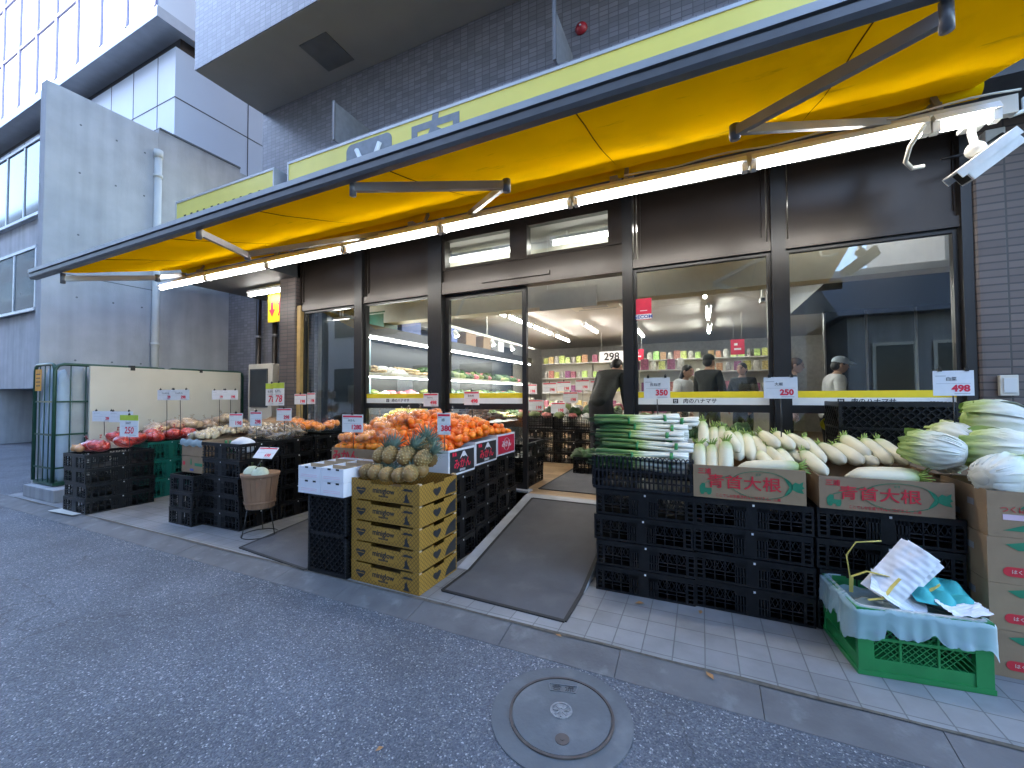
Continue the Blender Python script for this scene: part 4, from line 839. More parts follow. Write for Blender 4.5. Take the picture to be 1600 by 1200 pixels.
# pineapple trays
def pine_carton(z, lb):
    L, Wd, H = .585, .435, .140; t = thing('pineapple_carton', lb, 'carton', (-2.232, 2.155, z), -.005, 'pineapple cartons'); m = MB(); th = .007
    m.box(0, L * .3, 0, th, 0, H - .012); m.box(L * .3, L * .74, 0, th, 0, H - .03); m.box(L * .74, L, 0, th, 0, H - .012); m.box(0, .05, -.002, 0, H - .05, H); m.box(L - .05, L, -.002, 0, H - .05, H)
    m.box(0, L, Wd - th, Wd, 0, H - .012); m.box(L - th, L, th, Wd * .36, 0, H - .012); m.box(L - th, L, Wd * .36, Wd * .64, 0, H - .03); m.box(L - th, L, Wd * .64, Wd - th, 0, H - .012); m.box(0, th, th, Wd - th, 0, H - .012); m.m = 1; m.box(th, L - th, th, Wd - th, .003, .01)
    for x in (0, L - .03):
        for y in (0, Wd - .03): m.box(x + .001, x + .029, y + .001, y + .029, H - .012, H - .002)
    m.build('carton_body', ['netcard', 'card_inside'], t)
    m = MB(); pts = [(L * .49 + .125 * math.cos(a * math.pi / 18), H * .44 + .042 * math.sin(a * math.pi / 18)) for a in range(36)]; m.polyxz(pts, -.0016, -.0004); oval = m.build('printed_oval', 'mustard', t)
    text('miniglow', .052, 'black_ink', oval, (L * .49, -.002, H * .50), bold=.0012); text('PINEAPPLES', .016, 'black_ink', oval, (L * .49, -.002, H * .24), name='small_print', bold=.0006)
    def heart(m, cx, cz, w):
        pts = []
        for a in range(28):
            q = a / 28 * 2 * math.pi; pts.append((cx + w * math.sin(q) ** 3, cz + w * .75 * (math.cos(q) * .82 - .32 * math.cos(2 * q) - .12 * math.cos(3 * q))))
        m.polyxz(pts, -.0022, -.0006)
    m = MB(); heart(m, L * .15, H * .42, .042); m.polyxz([(L * .76, H * .62), (L * .99 - .05, H * .62), (L * .99 - .05, H * .72), (L * .9, H * .70), (L * .8, H * .74)], -.002, -.0006); m.polyxz([(L * .78, .012), (L * .80, .03), (L * .80, .055), (L * .83, .07), (L * .84, .04), (L * .87, .012)], -.002, -.0006)
    m.M = Matrix.Translation((L, 0, 0)) @ Matrix.Rotation(math.pi / 2, 4, 'Z'); heart(m, Wd * .44, H * .42, .045); m.polyxz([(Wd * .66, .012), (Wd * .70, .05), (Wd * .80, .08), (Wd * .97, .105), (Wd * .97, .012)], -.002, -.0006)
    split(m, 'printed_badge', 'black_ink', t)
    m = MB(); m.box(L * .15 - .032, L * .15 + .032, -.0028, -.0024, H * .43, H * .46); m.build('badge_line', 'mustard', t); return t
for k in range(5): pine_carton(.002 + k * .1415, f'{ordn(k, 5)} mustard carton of five under the pineapples')
# white cartons
for k in range(2):
    for i in range(2):
        z = .578 + k * .098; lb = f'{("lower", "upper")[k]} {("left", "right")[i]} small white carton on the tall black mesh crate'
        t = carton('white_carton', -2.685 + i * .226, 2.085, z, .222, .42, .096, lb, 'white_card', 'small white cartons'); m = MB()
        m.box(.02, .20, -.0012, -.0003, .012, .044); m.build('faint_print', 'white_card', t); m = MB()
        for q in range(2): m.box(.03, .19, -.0016, -.0013, .022 + q * .012, .026 + q * .012)
        m.build('pink_lines', 'pink_ink', t); m = MB(); m.box(.07, .10, -.0013, .0, .083, .0955); m.box(.15, .18, -.0013, .0, .083, .0955); split(m, 'finger_notch', 'black_ink', t)
        if k == 1:
            m = MB(); m.box(.008, .215, .10, .104, .02, .10); m.box(.008, .215, .22, .224, .02, .10); m.box(.008, .215, .33, .334, .02, .10); m.box(.11, .114, .01, .41, .02, .08); split(m, 'divider', 'card_inside', t)
# mandarin cartons
def fuji_print(t, Wd, H, red):
    Mx = Matrix.Translation((.58, 0, 0)) @ Matrix.Rotation(math.pi / 2, 4, 'Z'); m = MB(); m.M = Mx
    m.box(.004, Wd - .004, -.002, -.001, .004, H - .004); m.m = 1
    m.box(.016, Wd - .016, -.003, -.0021, .016, H - .016); m.m = 0
    if not red: m.polyxz([(Wd * .40, H * .60), (Wd * .52, H * .88), (Wd * .58, H * .88), (Wd * .70, H * .60), (Wd * .60, H * .70), (Wd * .55, H * .66), (Wd * .50, H * .70)], -.004, -.0031)
    else:
        pts = [(Wd * .5 + .06 * math.cos(a * math.pi / 10), H * .5 + .06 * math.sin(a * math.pi / 10)) for a in range(21)]
        for k in range(20): m.bar((pts[k][0], -.0035, pts[k][1]), (pts[k + 1][0], -.0035, pts[k + 1][1]), .002, .006, up=(0, 1, 0))
    p = m.build('printed_panel', ['white_card', 'red_sticker' if red else 'black_ink'], t)
    rot = (math.pi / 2, 0, math.pi / 2)
    text('みかん', .085 if not red else .07, 'price_red' if not red else 'white_card', p, (.58 + .0042, Wd * .5, H * (.40 if not red else .5)), rot, bold=.001)
    if not red: text('青島', .032, 'price_red', p, (.58 + .0042, Wd * .2, H * .8), rot, bold=.001); text('静岡県産', .022, 'white_card', p, (.58 + .0042, Wd * .5, H * .16), rot, name='small_print')
for j in range(3):
    t = carton('mandarin_carton', -2.305, 2.60 + j * .405, .662 + j * .022, .58, .395, .2, ('front black printed carton of persimmons facing the ramp', 'middle black printed carton of persimmons facing the ramp', 'red printed carton of persimmons nearest the door')[j], 'white_card', 'fruit cartons by the ramp'); fuji_print(t, .395, .2, j == 2)
    t = carton('mandarin_carton', -2.93, 2.60 + j * .405, .662 + j * .022, .6, .395, .17, ('front', 'middle', 'back')[j] + ' brown carton of bagged mandarins beside the white cartons', group='fruit cartons by the ramp')
    if j == 0: text('みかん', .10, 'red_ink', t, (.16, -.002, .10), bold=.003); m = MB(); m.box(.02, .40, -.0015, -.0005, .02, .035); m.build('green_stripe', 'green_ink', t)
# brown cartons on the left island
for k in range(2):
    t = carton('brown_carton', -4.93, 2.46, .50 + k * .17, .36, .5, .165, ('lower', 'upper')[k] + ' brown carton at the left corner of the left island', group='brown cartons on the island')
    if k == 0:
        m = MB(); m.polyxz([(.15, .10), (.16, .14), (.17, .14), (.18, .10), (.175, .08), (.155, .08)], -.002, -.001); m.build('printed_bottle', 'bright_green', t); m = MB(); m.box(.15, .21, -.002, -.001, .02, .04); m.build('printed_patch', 'blue_ink', t)
        m = MB(); m.M = Matrix.Translation((.04, -.0015, .09)) @ Matrix.Rotation(math.pi / 2, 4, 'X'); m.disc((0, 0), .022, -.0005, .0005, 16); m.build('printed_dot', 'red_ink', t); m = MB(); m.box(.23, .36, -.002, -.001, .07, .10); m.build('green_stripe', 'green_ink', t)
    else:
        m = MB(); m.grid(lambda u, v: (-.006 + .375 * u, -.006 - .012 * math.sin(v * 3), .17 - .07 * v + .008 * math.sin(u * 19)), 20, 5); m.build('plastic_liner', 'bag_clear', t)
m = MB(); 
# ================================================================= ROLL CAGES, BOARD
def roll_cage(y0, L, label):
    t = thing('roll_cage', label, 'roll cage', (-7.98, y0, 0), 0, 'roll cages along the wall'); W_ = .58
    b = MB(); b.box(0, W_, 0, L, .16, .20); b.build('base', 'cage_green', t)
    for x, y in ((.06, .08), (W_ - .06, .08), (.06, L - .08), (W_ - .06, L - .08)):
        w = MB(); w.M = Matrix.Translation((x, y, .06)) @ Matrix.Rotation(math.pi / 2, 4, 'Y'); w.disc((0, 0), .06, -.015, .015, 18); w.M = None; w.box(x - .02, x + .02, y - .03, y + .03, .09, .16); w.build('caster', 'rubber', t)
    def panel(P, U):
        m = MB(); r = .02; m.tube([P(0, .2), P(0, 1.62), P(.03, 1.68), P(.08, 1.70), P(U - .08, 1.70), P(U - .03, 1.68), P(U, 1.62), P(U, .2)], r, 8)
        for z in (.38, .80, 1.22): m.bar(P(0, z), P(U, z), .012, .022)
        n = max(3, int(U / .13))
        for i in range(1, n): m.tube([P(U * i / n, .2), P(U * i / n, 1.69)], .006, 6)
        return m.build('wire_side', 'cage_green', t)
    panel(lambda u, z: (u, 0, z), W_); panel(lambda u, z: (W_, u, z), L); panel(lambda u, z: (u, L, z), W_)
    return t
roll_cage(2.28, 1.15, 'green roll cage with an orange notice nearest the road'); roll_cage(3.46, 1.15, 'green roll cage farther back beside the meter box')
t = thing('notice', 'orange paper notice on the front of the green roll cage', 'notice', (-7.90, 2.255, 1.36)); boxobj('paper_sheet', 'bright_yellow', 0, .18, 0, .004, 0, .28, t); M['bright_orange'] = pm('bright_orange', (.72, .30, .02), .6); t.children[0].data.materials[0] = M['bright_orange']
m = MB()
for q in range(4): m.box(.03, .15, -.001, -.0002, .06 + q * .05, .072 + q * .05)
m.build('print_lines', 'black_ink', t)
m = MB()
for k in range(4): m.ell((-7.90 + .13 * k, 2.40, .90), (.062, .09, .74), 12, 10, .2, k)
tag(m.build('foam_sheet_roll', 'foam', None), 'pale blue folded sheets standing inside the front roll cage', 'packing')
for k, y in enumerate((2.56, 2.84)):
    m = MB(); m.ell((-7.56, y, .95), (.13, .16, .76), 18, 14, .16, k * 3); tag(m.build('plastic_sack', 'sack_grey'), ('nearer' if k == 0 else 'farther') + ' tall grey plastic sack inside the green roll cage', 'sack', 'tall sacks in the cage')
t = thing('white_board', 'large off-white board leaning along the roll cages', 'board', (-7.34, 2.58, .25)); bevel(boxobj('board_panel', 'cream_board', -.02, .02, 0, 1.95, 0, 1.44, t), .004)
m = MB(); m.box(-.05, .03, .42, .47, 1.40, 1.47); m.box(-.05, .03, 1.3, 1.34, 1.41, 1.46); split(m, 'clip', 'frame_black', t)
bevel(tag(boxobj('concrete_block', 'concrete', -8.0, -7.1, 2.2, 2.5, 0, .15), 'grey concrete block on the pavement under the front roll cage', 'block'), .01)
t = thing('flat_cardboard', 'dirty flattened piece of card under the red onion crates', 'card', (-6.42, 2.06, .003), .1); m = MB(); m.add([(-.28, 0, 0), (.25, -.03, .004), (.3, .14, .003), (-.2, .16, .008)], [(0, 1, 2, 3)]); m.build('sheet', 'cream_board', t)
# ================================================================= PRODUCE
# pineapples
def pineapple():
    t = thing('pineapple', 'x', 'pineapple'); m = MB(); n, rows = 26, 24; V = []; F = []
    for i in range(rows + 1):
        z = i / rows; r = .062 * (math.sin(math.pi * min(1, max(0, z * .93 + .035))) ** .42)
        for k in range(n):
            a = 2 * math.pi * (k + (.5 if i % 2 else 0)) / n
            d = .0045 * (math.cos(a * 9 + z * 22) + math.cos(a * 9 - z * 22)) * .5
            V.append(((r + d) * math.cos(a), (r + d) * math.sin(a), z * .155))
    for i in range(rows): F += [(i * n + k, i * n + (k + 1) % n, (i + 1) * n + (k + 1) % n, (i + 1) * n + k) for k in range(n)]
    F += [tuple(range(n))[::-1], tuple(rows * n + k for k in range(n))]; m.add(V, F, True); b = m.build('fruit_body', 'pineapple', t)
    e = MB(); rnd = random.Random(3)
    for i in range(8):
        for k in range(9):
            z = .018 + i * .0165; a = 2 * math.pi * (k + .5 * (i % 2)) / 9; r = .062 * (math.sin(math.pi * min(1, max(0, z / .155 * .93 + .035))) ** .42) + .001
            e.M = Matrix.Rotation(a, 4, 'Z') @ Matrix.Translation((r, 0, z)); e.ell((0, 0, 0), (.004, .009, .006), 6, 4)
    e.build('eyes', 'pine_eye', b)
    c = MB(); c.smooth = True
    for i in range(46):
        a = i * 2.399; q = i / 46; L = .065 + .085 * (1 - abs(q - .55) * 1.4) ; el = R(10 + 75 * q); w = .012 * (1 - .4 * q); z0 = .150 + .02 * q
        dr = Vector((math.cos(a), math.sin(a), 0)); sd = Vector((-math.sin(a), math.cos(a), 0)); p = dr * .012 + Vector((0, 0, z0)); vs = []
        for s in range(5):
            f = s / 4; ang = el - .5 * f * (1 - q) + .12 * f; pos = p + dr * (math.cos(el) * L * f) + Vector((0, 0, math.sin(el) * L * f - .02 * f * f * (1 - q))); ww = w * (1 - f) ** .7 + .0006
            vs += [pos - sd * ww, pos + Vector((0, 0, -.003)) * (1 - f), pos + sd * ww]
        c.add(vs, [(3 * s + j, 3 * s + j + 1, 3 * s + j + 4, 3 * s + j + 3) for s in range(4) for j in (0, 1)], True)
    c.build('leaf_crown', 'crown_leaf', t); return t
P0 = pineapple()
PINE = [(-2.185, 2.235, .735, 12, -84), (-2.075, 2.215, .735, 4, -80), (-1.965, 2.205, .735, -4, -84), (-1.865, 2.21, .735, 5, -80), (-1.755, 2.22, .745, -25, -82), (-1.705, 2.33, .76, -62, -74),
        (-2.12, 2.31, .81, 14, -52), (-2.00, 2.295, .815, -12, -50), (-1.88, 2.29, .815, 18, -46), (-1.775, 2.32, .815, 50, -56), (-1.72, 2.45, .80, -65, -64), (-1.90, 2.42, .865, 50, -60), (-1.79, 2.46, .86, -34, -48), (-2.2, 2.40, .75, 25, -58)]
for i, (x, y, z, a, ti) in enumerate(PINE):
    rr = (Matrix.Rotation(R(-a), 3, 'Z') @ Matrix.Rotation(R(ti + random.uniform(-6, 6)), 3, 'X') @ Matrix.Rotation(i * 1.1, 3, 'Z')).to_euler(); lb = 'small pineapple piled with its base towards the road on the mustard cartons'
    if i == 0: P0.location = (x, y - .05, z); P0.rotation_euler = rr; P0['label'] = lb; P0['group'] = 'heap of pineapples'; P0.scale = (.84,) * 3
    else: dup(P0, (x, y - .05, z), rr, lb, 'heap of pineapples', random.uniform(.78, .92))
# persimmons and mandarins
def fruit(name, mat, rx, rz_, cat, seed):
    t = thing(name, 'x', cat); m = MB(); n, mm = 18, 11; V = [(0, 0, -rz_)]; F = []
    m.ell((0, 0, 0), (rx, rx, rz_), n, mm, .035, seed)
    for i, v in enumerate(m.v):
        d = math.hypot(v[0], v[1])
        if v[2] > 0 and d < rx * .45: m.v[i] = (v[0], v[1], v[2] - .006 * (1 - d / (rx * .45)))
    m.build('fruit_body', mat, t); c = MB(); c.add([(.010 * math.cos(k * math.pi / 4) * (1.6 if k % 2 == 0 else .6), .010 * math.sin(k * math.pi / 4) * (1.6 if k % 2 == 0 else .6), rz_ - .004) for k in range(8)], [tuple(range(8))]); c.build('calyx', 'stalk', t); return t
PER = fruit('persimmon', 'persimmon', .040, .031, 'persimmon', 1); MAN = fruit('mandarin', 'mandarin', .034, .028, 'mandarin', 2)
first = {}
def put(proto, loc, label, group, scale=1, tilt=.6):
    rot = (random.uniform(-tilt, tilt), random.uniform(-tilt, tilt), random.uniform(0, 6.28))
    if proto.name not in first: first[proto.name] = 1; proto.location = loc; proto.rotation_euler = rot; proto['label'] = label; proto['group'] = group; proto.scale = (scale,) * 3; return proto
    return dup(proto, loc, rot, label, group, scale)
def heap_h(x, y):   # surface of the fruit heap by the ramp
    u = (x + 2.93) / 1.21; v = (y - 2.6) / 1.22
    return .82 + .235 * max(0, 1 - abs(u - .45) * 1.45) ** .55 * max(0, min(1, .18 + v * 2.4)) * (1 if v < .62 else max(.4, 1 - (v - .62) * 1.2)) + .03 * v
m = MB(); m.grid(lambda u, v: (-2.88 + 1.08 * u, 2.65 + 1.10 * v, heap_h(-2.88 + 1.08 * u, 2.65 + 1.10 * v) - .06), 24, 24); tag(m.build('fruit_underlay', 'persimmon'), 'lower layers of orange fruit inside the heap by the ramp', 'fruit pile')['kind'] = 'stuff'
y = 2.63; row = 0
while y < 3.80:
    x = -2.35 + (row % 2) * .036
    while x < -1.765:
        z = heap_h(x, y); lb = 'loose orange persimmon in the heap beside the ramp'
        put(PER, (x + random.uniform(-.008, .008), y + random.uniform(-.008, .008), z - .012 + random.uniform(-.008, .012)), lb, 'heap of persimmons', random.uniform(.84, .97))
        if random.random() < .2: put(PER, (x + random.uniform(-.02, .02), y + random.uniform(-.02, .02), z + .035), lb, 'heap of persimmons', random.uniform(.9, 1.0))
        x += .067
    y += .060; row += 1
def bag(name, fruitmat, n, r, spread, filmmat, label, cat, group, squash=.85, seed=0, tie=True, elong=1):
    rnd = random.Random(seed); t = thing(name, label, cat, group=group); m = MB(); pts = []
    for i in range(n):
        a = i * 2.4; q = math.sqrt((i + .5) / n); p = Vector((math.cos(a) * q * spread[0], math.sin(a) * q * spread[1], spread[2] * (1 - q * q) * .9 + rnd.uniform(-.3, .3) * r)); pts.append(p)
        m.M = Matrix.Translation(p) @ Euler((rnd.uniform(-1, 1), rnd.uniform(-1, 1), rnd.uniform(0, 6))).to_matrix().to_4x4(); m.ell((0, 0, 0), (r * elong, r, r * squash), 12, 8, .08, seed + i)
    m.build('bag_contents', fruitmat, t); f = MB(); f.ell((0, 0, 0), (1, 1, 1), 40, 20)
    for q, v in enumerate(f.v):
        d = Vector(v); best = 0
        for p in pts:
            b = p.dot(d); ra = r * elong * (1.06 if elong < 1.5 else .75); disc = ra * ra - p.length_squared + b * b
            if disc > 0: best = max(best, b + math.sqrt(disc))
        base = 1 / math.sqrt((d.x / (spread[0] + r)) ** 2 + (d.y / (spread[1] + r)) ** 2 + (d.z / (spread[2] + r * .7)) ** 2)
        f.v[q] = tuple(d * (max(best, base * .86) * (1 + .02 * noise.noise(d * 6)) + .002))
    if tie:
        f.M = Matrix.Translation((0, spread[1] * .4, spread[2] + r * 1.4)); f.tube([(0, 0, -.01), (.005, .01, .012), (0, .015, .03)], [.012, .004, .016], 8)
    f.build('bag_film', filmmat, t); return t
y = 2.64
while y < 3.3:
    x = -2.89
    while x < -2.36: put(MAN, (x + random.uniform(-.01, .01), y + random.uniform(-.01, .01), heap_h(x, y) - .025), 'loose mandarin lying between the clear bags on the fruit heap', 'loose mandarins on the fruit heap', random.uniform(.95, 1.12)); x += .068
    y += .062
MB0 = bag('mandarin_bag', 'mandarin', 9, .034, (.075, .06, .045), 'cling', 'x', 'bag of fruit', 'x', seed=4)
for i, (x, y) in enumerate([(-2.84, 2.69), (-2.62, 2.70), (-2.42, 2.72), (-2.83, 2.86), (-2.60, 2.88), (-2.42, 2.95), (-2.80, 3.04), (-2.58, 3.08), (-2.40, 3.16), (-2.78, 3.24), (-2.56, 3.28), (-2.38, 3.36), (-2.74, 3.44), (-2.52, 3.46), (-2.33, 3.56), (-2.6, 3.66), (-2.2, 3.62), (-2.1, 3.70)]):
    z = heap_h(x, y) + .02
    put(MB0, (x, y, z), 'clear bag of mandarins on the far left side of the fruit heap', 'bags of mandarins in the heap', random.uniform(.92, 1.08), .25)
OB = bag('onion_bag', 'onion_red', 11, .035, (.085, .075, .05), 'red_net', 'x', 'bag of onions', 'x', seed=8)
for i, (x, y, z) in enumerate([(-6.24, 2.29, .72), (-6.45, 2.30, .71), (-6.22, 2.50, .74), (-6.44, 2.52, .79), (-6.30, 2.66, .76), (-6.52, 2.68, .74), (-6.33, 2.86, .76), (-6.50, 2.92, .78), (-6.34, 3.06, .78), (-6.33, 3.22, .78), (-6.52, 3.16, .78)]):
    put(OB, (x, y, z), 'red net bag of onions on the crates by the roll cage', 'red net bags of onions', random.uniform(.92, 1.1), .3)
ON = thing('onion', 'x', 'onion'); m = MB(); m.lathe([(.002, -.036), (.02, -.034), (.037, -.018), (.042, 0), (.036, .02), (.02, .032), (.008, .038), (.004, .05)], 16, .08, 2); m.build('bulb', 'onion_skin', ON)
for (x, y, z) in ((-6.56, 2.20, .69), (-6.50, 2.22, .70), (-6.42, 2.19, .69), (-6.58, 2.28, .69)): put(ON, (x, y, z), 'loose brown onion at the front edge of the red onion crate', 'loose onions')
PB = bag('potato_bag', 'potato', 9, .042, (.10, .075, .05), 'brown_bag', 'x', 'bag of potatoes', 'x', seed=12, elong=1.25)
for i, (x, y, z) in enumerate([(-6.60, 2.99, .82), (-6.78, 3.05, .83), (-6.58, 3.20, .88), (-6.79, 3.25, .85), (-6.60, 3.42, .86), (-6.77, 3.46, .89), (-6.60, 3.64, .84), (-6.78, 3.70, .85), (-6.60, 3.86, .93), (-6.78, 3.9, .9), (-6.60, 4.06, .86), (-6.76, 4.1, .88)]):
    put(PB, (x, y, z), 'clear bag of brown potatoes heaped in the basket along the white board', 'bags of potatoes', random.uniform(.95, 1.12), .3)
# left island goods
MU = bag('mushroom_pack', 'mushroom', 12, .026, (.10, .07, .025), 'cling', 'x', 'bag of vegetables', 'x', seed=21, tie=False, elong=1.8)
for i, (x, y, z) in enumerate([(-4.82, 2.56, .86), (-4.66, 2.58, .87), (-4.84, 2.72, .89), (-4.66, 2.75, .90), (-4.85, 2.88, .90), (-4.66, 2.90, .91), (-4.98, 3.05, .90), (-4.78, 3.08, .92), (-4.60, 3.12, .92)]):
    put(MU, (x, y, z), 'clear bag of pale mushrooms on the brown cartons of the left island', 'bags of mushrooms', random.uniform(.95, 1.15), .25)
GB = bag('burdock_pack', 'gobo', 8, .02, (.10, .06, .02), 'cling', 'x', 'bag of vegetables', 'x', seed=25, tie=False, elong=4.5)
for i, (x, y, z) in enumerate([(-4.42, 2.98, .87), (-4.15, 3.0, .87), (-4.42, 3.14, .89), (-4.16, 3.16, .89), (-4.45, 3.3, .9)]):
    put(GB, (x, y, z), 'clear bag of brown root vegetables in the middle of the left island', 'bags of root vegetables', random.uniform(.9, 1.1), .2)
MO = bag('orange_bag', 'mandarin', 7, .04, (.08, .07, .04), 'cling', 'x', 'bag of fruit', 'x', seed=31)
for (x, y, z) in ((-4.10, 3.42, .92), (-4.30, 3.50, .93), (-4.09, 3.62, .93), (-4.5, 3.46, .95)): put(MO, (x, y, z), 'bag of oranges at the back corner of the left island', 'bags of oranges', random.uniform(.95, 1.1), .25)
for i in range(14): put(MAN, (-4.60 + .075 * (i % 7), 3.34 + .08 * (i // 7), .92 + .02 * (i // 7)), 'loose orange in the row behind the bags of roots on the left island', 'loose oranges', 1.15)
for i, (x, y, a) in enumerate(((-4.95, 3.5, .3), (-4.72, 3.62, -.4), (-4.78, 3.35, .9))):
    t = thing('paper_sack', ('left', 'right', 'front')[i] + ' crumpled brown paper sack at the back of the left island', 'paper sack', (x, y, .86), a, 'paper sacks on the island'); m = MB(); m.ell((0, 0, .06), (.17, .11, .09), 18, 10, .5, i * 5); m.build('sack_body', 'cardboard', t)
t = thing('white_bundle', 'white netted bundle lying in the front open crate of the left island', 'bundle', (-4.15, 2.60, .79)); m = MB(); m.M = Matrix.Rotation(math.pi / 2, 4, 'Y'); m.lathe([(.03, -.12), (.06, -.11), (.075, -.05), (.075, .05), (.06, .11), (.03, .12)], 20, .2, 3); m.build('bundle_body', 'paper', t)
for i in range(5):
    t = thing('green_bottle', 'small green tube lying in the open crate of the left island', 'tube', (-4.46 + .04 * i, 2.62 + .02 * (i % 2), .70), 0, 'green tubes in the crate'); m = MB(); m.lathe([(.016, 0), (.018, .07), (.012, .11), (.012, .125)], 10); m.build('tube_body', 'bright_green', t)
t = carton('open_carton', -4.57, 2.49, .827, .57, .32, .002, 'x') if 0 else None
# wooden bucket of melons on a wire stand
t = thing('wire_stand', 'thin black wire stand under the wooden melon bucket', 'stand', (-3.73, 2.50, 0)); m = MB(); m.tube([(.15 * math.cos(a * math.pi / 16), .15 * math.sin(a * math.pi / 16), .006) for a in range(32)], .004, 6, True)
for a in (.3, 2.4, 4.5): m.tube([(.15 * math.cos(a), .15 * math.sin(a), .006), (.105 * math.cos(a), .105 * math.sin(a), .25)], .004, 6)
m.tube([(.105 * math.cos(a * math.pi / 12), .105 * math.sin(a * math.pi / 12), .25) for a in range(24)], .004, 6, True); m.build('wire_frame', 'frame_black', t)
t = thing('wooden_bucket', 'round brown wooden bucket holding two pale melons', 'bucket', (-3.73, 2.50, .255)); m = MB(); n = 22
for k in range(n):
    a0, a1 = 2 * math.pi * k / n + .012, 2 * math.pi * (k + 1) / n - .012
    def q(a, r, z): return (r * math.cos(a), r * math.sin(a), z)
    d = random.uniform(-.002, .002); m.add([q(a0, .160 + d, 0), q(a1, .160 + d, 0), q(a1, .212 + d, .26), q(a0, .212 + d, .26), q(a0, .15, 0), q(a1, .15, 0), q(a1, .202, .26), q(a0, .202, .26)], [(0, 1, 2, 3), (5, 4, 7, 6), (3, 2, 6, 7), (0, 3, 7, 4), (1, 5, 6, 2), (0, 4, 5, 1)])
m.lathe([(.157, .001), (.205, .255)], 40); m.build('staves', 'bucket_wood', t); t.scale = (.74, .74, 1.2)
m = MB(); m.lathe([(.170, .035), (.175, .036), (.178, .052), (.172, .052)], 44); m.lathe([(.209, .235), (.214, .236), (.219, .262), (.21, .262)], 44); split(m, 'hoop', 'bucket_wood', t)
ML = thing('melon', 'x', 'melon'); m = MB(); m.ell((0, 0, 0), (.085, .085, .08), 22, 14, .03, 1); m.build('fruit_body', 'melon', ML); m = MB(); m.tube([(0, 0, .075), (.005, 0, .10), (-.03, .01, .112), (.04, -.01, .115)], .004, 6); m.build('stem', 'stalk', ML)
for i, (x, y) in enumerate(((-3.79, 2.46), (-3.66, 2.45))): o = ML if i == 0 else dup(ML, (0, 0, 0)); o.location = (x, y, .565); o.scale = (.86,) * 3; o['label'] = ('left' if i == 0 else 'right') + ' of two pale round melons in the wooden bucket'; o['group'] = 'melons in the bucket'
# leeks
def leek_bundle():
    t = thing('leek_bundle', 'x', 'leeks'); rnd = random.Random(5); m = MB()
    for i, (oy, oz) in enumerate(((-.03, 0), (-.008, .004), (.014, -.002), (.034, .002), (-.02, .018), (.003, .022), (.024, .019), (-.008, .036), (.014, .036))):
        sg = rnd.uniform(-.01, .01); pts = []; rad = []
        for s in range(13):
            f = s / 12; x = -.29 + .58 * f; pts.append((x, oy * (1 + .25 * (1 - f)) + sg * math.sin(f * 3), oz + .006 * math.sin(f * 5 + i))); rad.append(.0108 if f > .45 else .0108 + .007 * (.45 - f)); 
        rad[-1] = .008; m.tube(pts, rad, 9)
    m.build('leek_stalks', 'leek', t); c = MB()
    for i in range(9):
        y0 = rnd.uniform(-.04, .04); z0 = rnd.uniform(.0, .03); vs = []
        for s in range(6):
            f = s / 5; x = -.05 - f * rnd.uniform(.25, .31); w = .013 * (1 - f * .75); vs += [(x, y0 * (1 + f) - w, z0 + .01 * f), (x, y0 * (1 + f), z0 + .012 * f - .006), (x, y0 * (1 + f) + w, z0 + .01 * f)]
        c.add(vs, [(3 * s + j, 3 * s + j + 3, 3 * s + j + 4, 3 * s + j + 1) for s in range(5) for j in (0, 1)], True)
    c.build('leek_leaves', 'leek_leaf', t); b = MB(); b.tube([(.18, 0, .012), (.20, 0, .012)], .046, 14); b.tube([(-.06, 0, .012), (-.045, 0, .012)], .048, 14)
    for i, v in enumerate(b.v): b.v[i] = (v[0], v[1] * .95, v[2] * .72)
    split(b, 'green_tape', 'bright_green', t); return t
LB = leek_bundle(); i = 0
for lay, (z, ys) in enumerate(((.80, (2.79, 2.90, 3.01, 3.1)), (.865, (2.80, 2.92, 3.03)), (.925, (2.86, 2.98, 3.09)), (.985, (2.93, 3.04)), (1.035, (3.0, 3.1)))):
    for y in ys:
        o = put(LB, (-.36 + random.uniform(-.035, .03), y, z), 'bundle of long leeks tied with green tape in the black basket', 'bundles of leeks'); o.rotation_euler = (random.uniform(-.2, .2), random.uniform(-.05, .03), random.uniform(-.07, .07)); i += 1
for k, (x, y, z, a) in enumerate(((-.42, 3.02, 1.09, .22), (-.30, 3.12, 1.07, -.2))): o = put(LB, (x, y, z), 'bundle of long leeks tied with green tape in the black basket', 'bundles of leeks'); o.rotation_euler = (0, -.03, a)
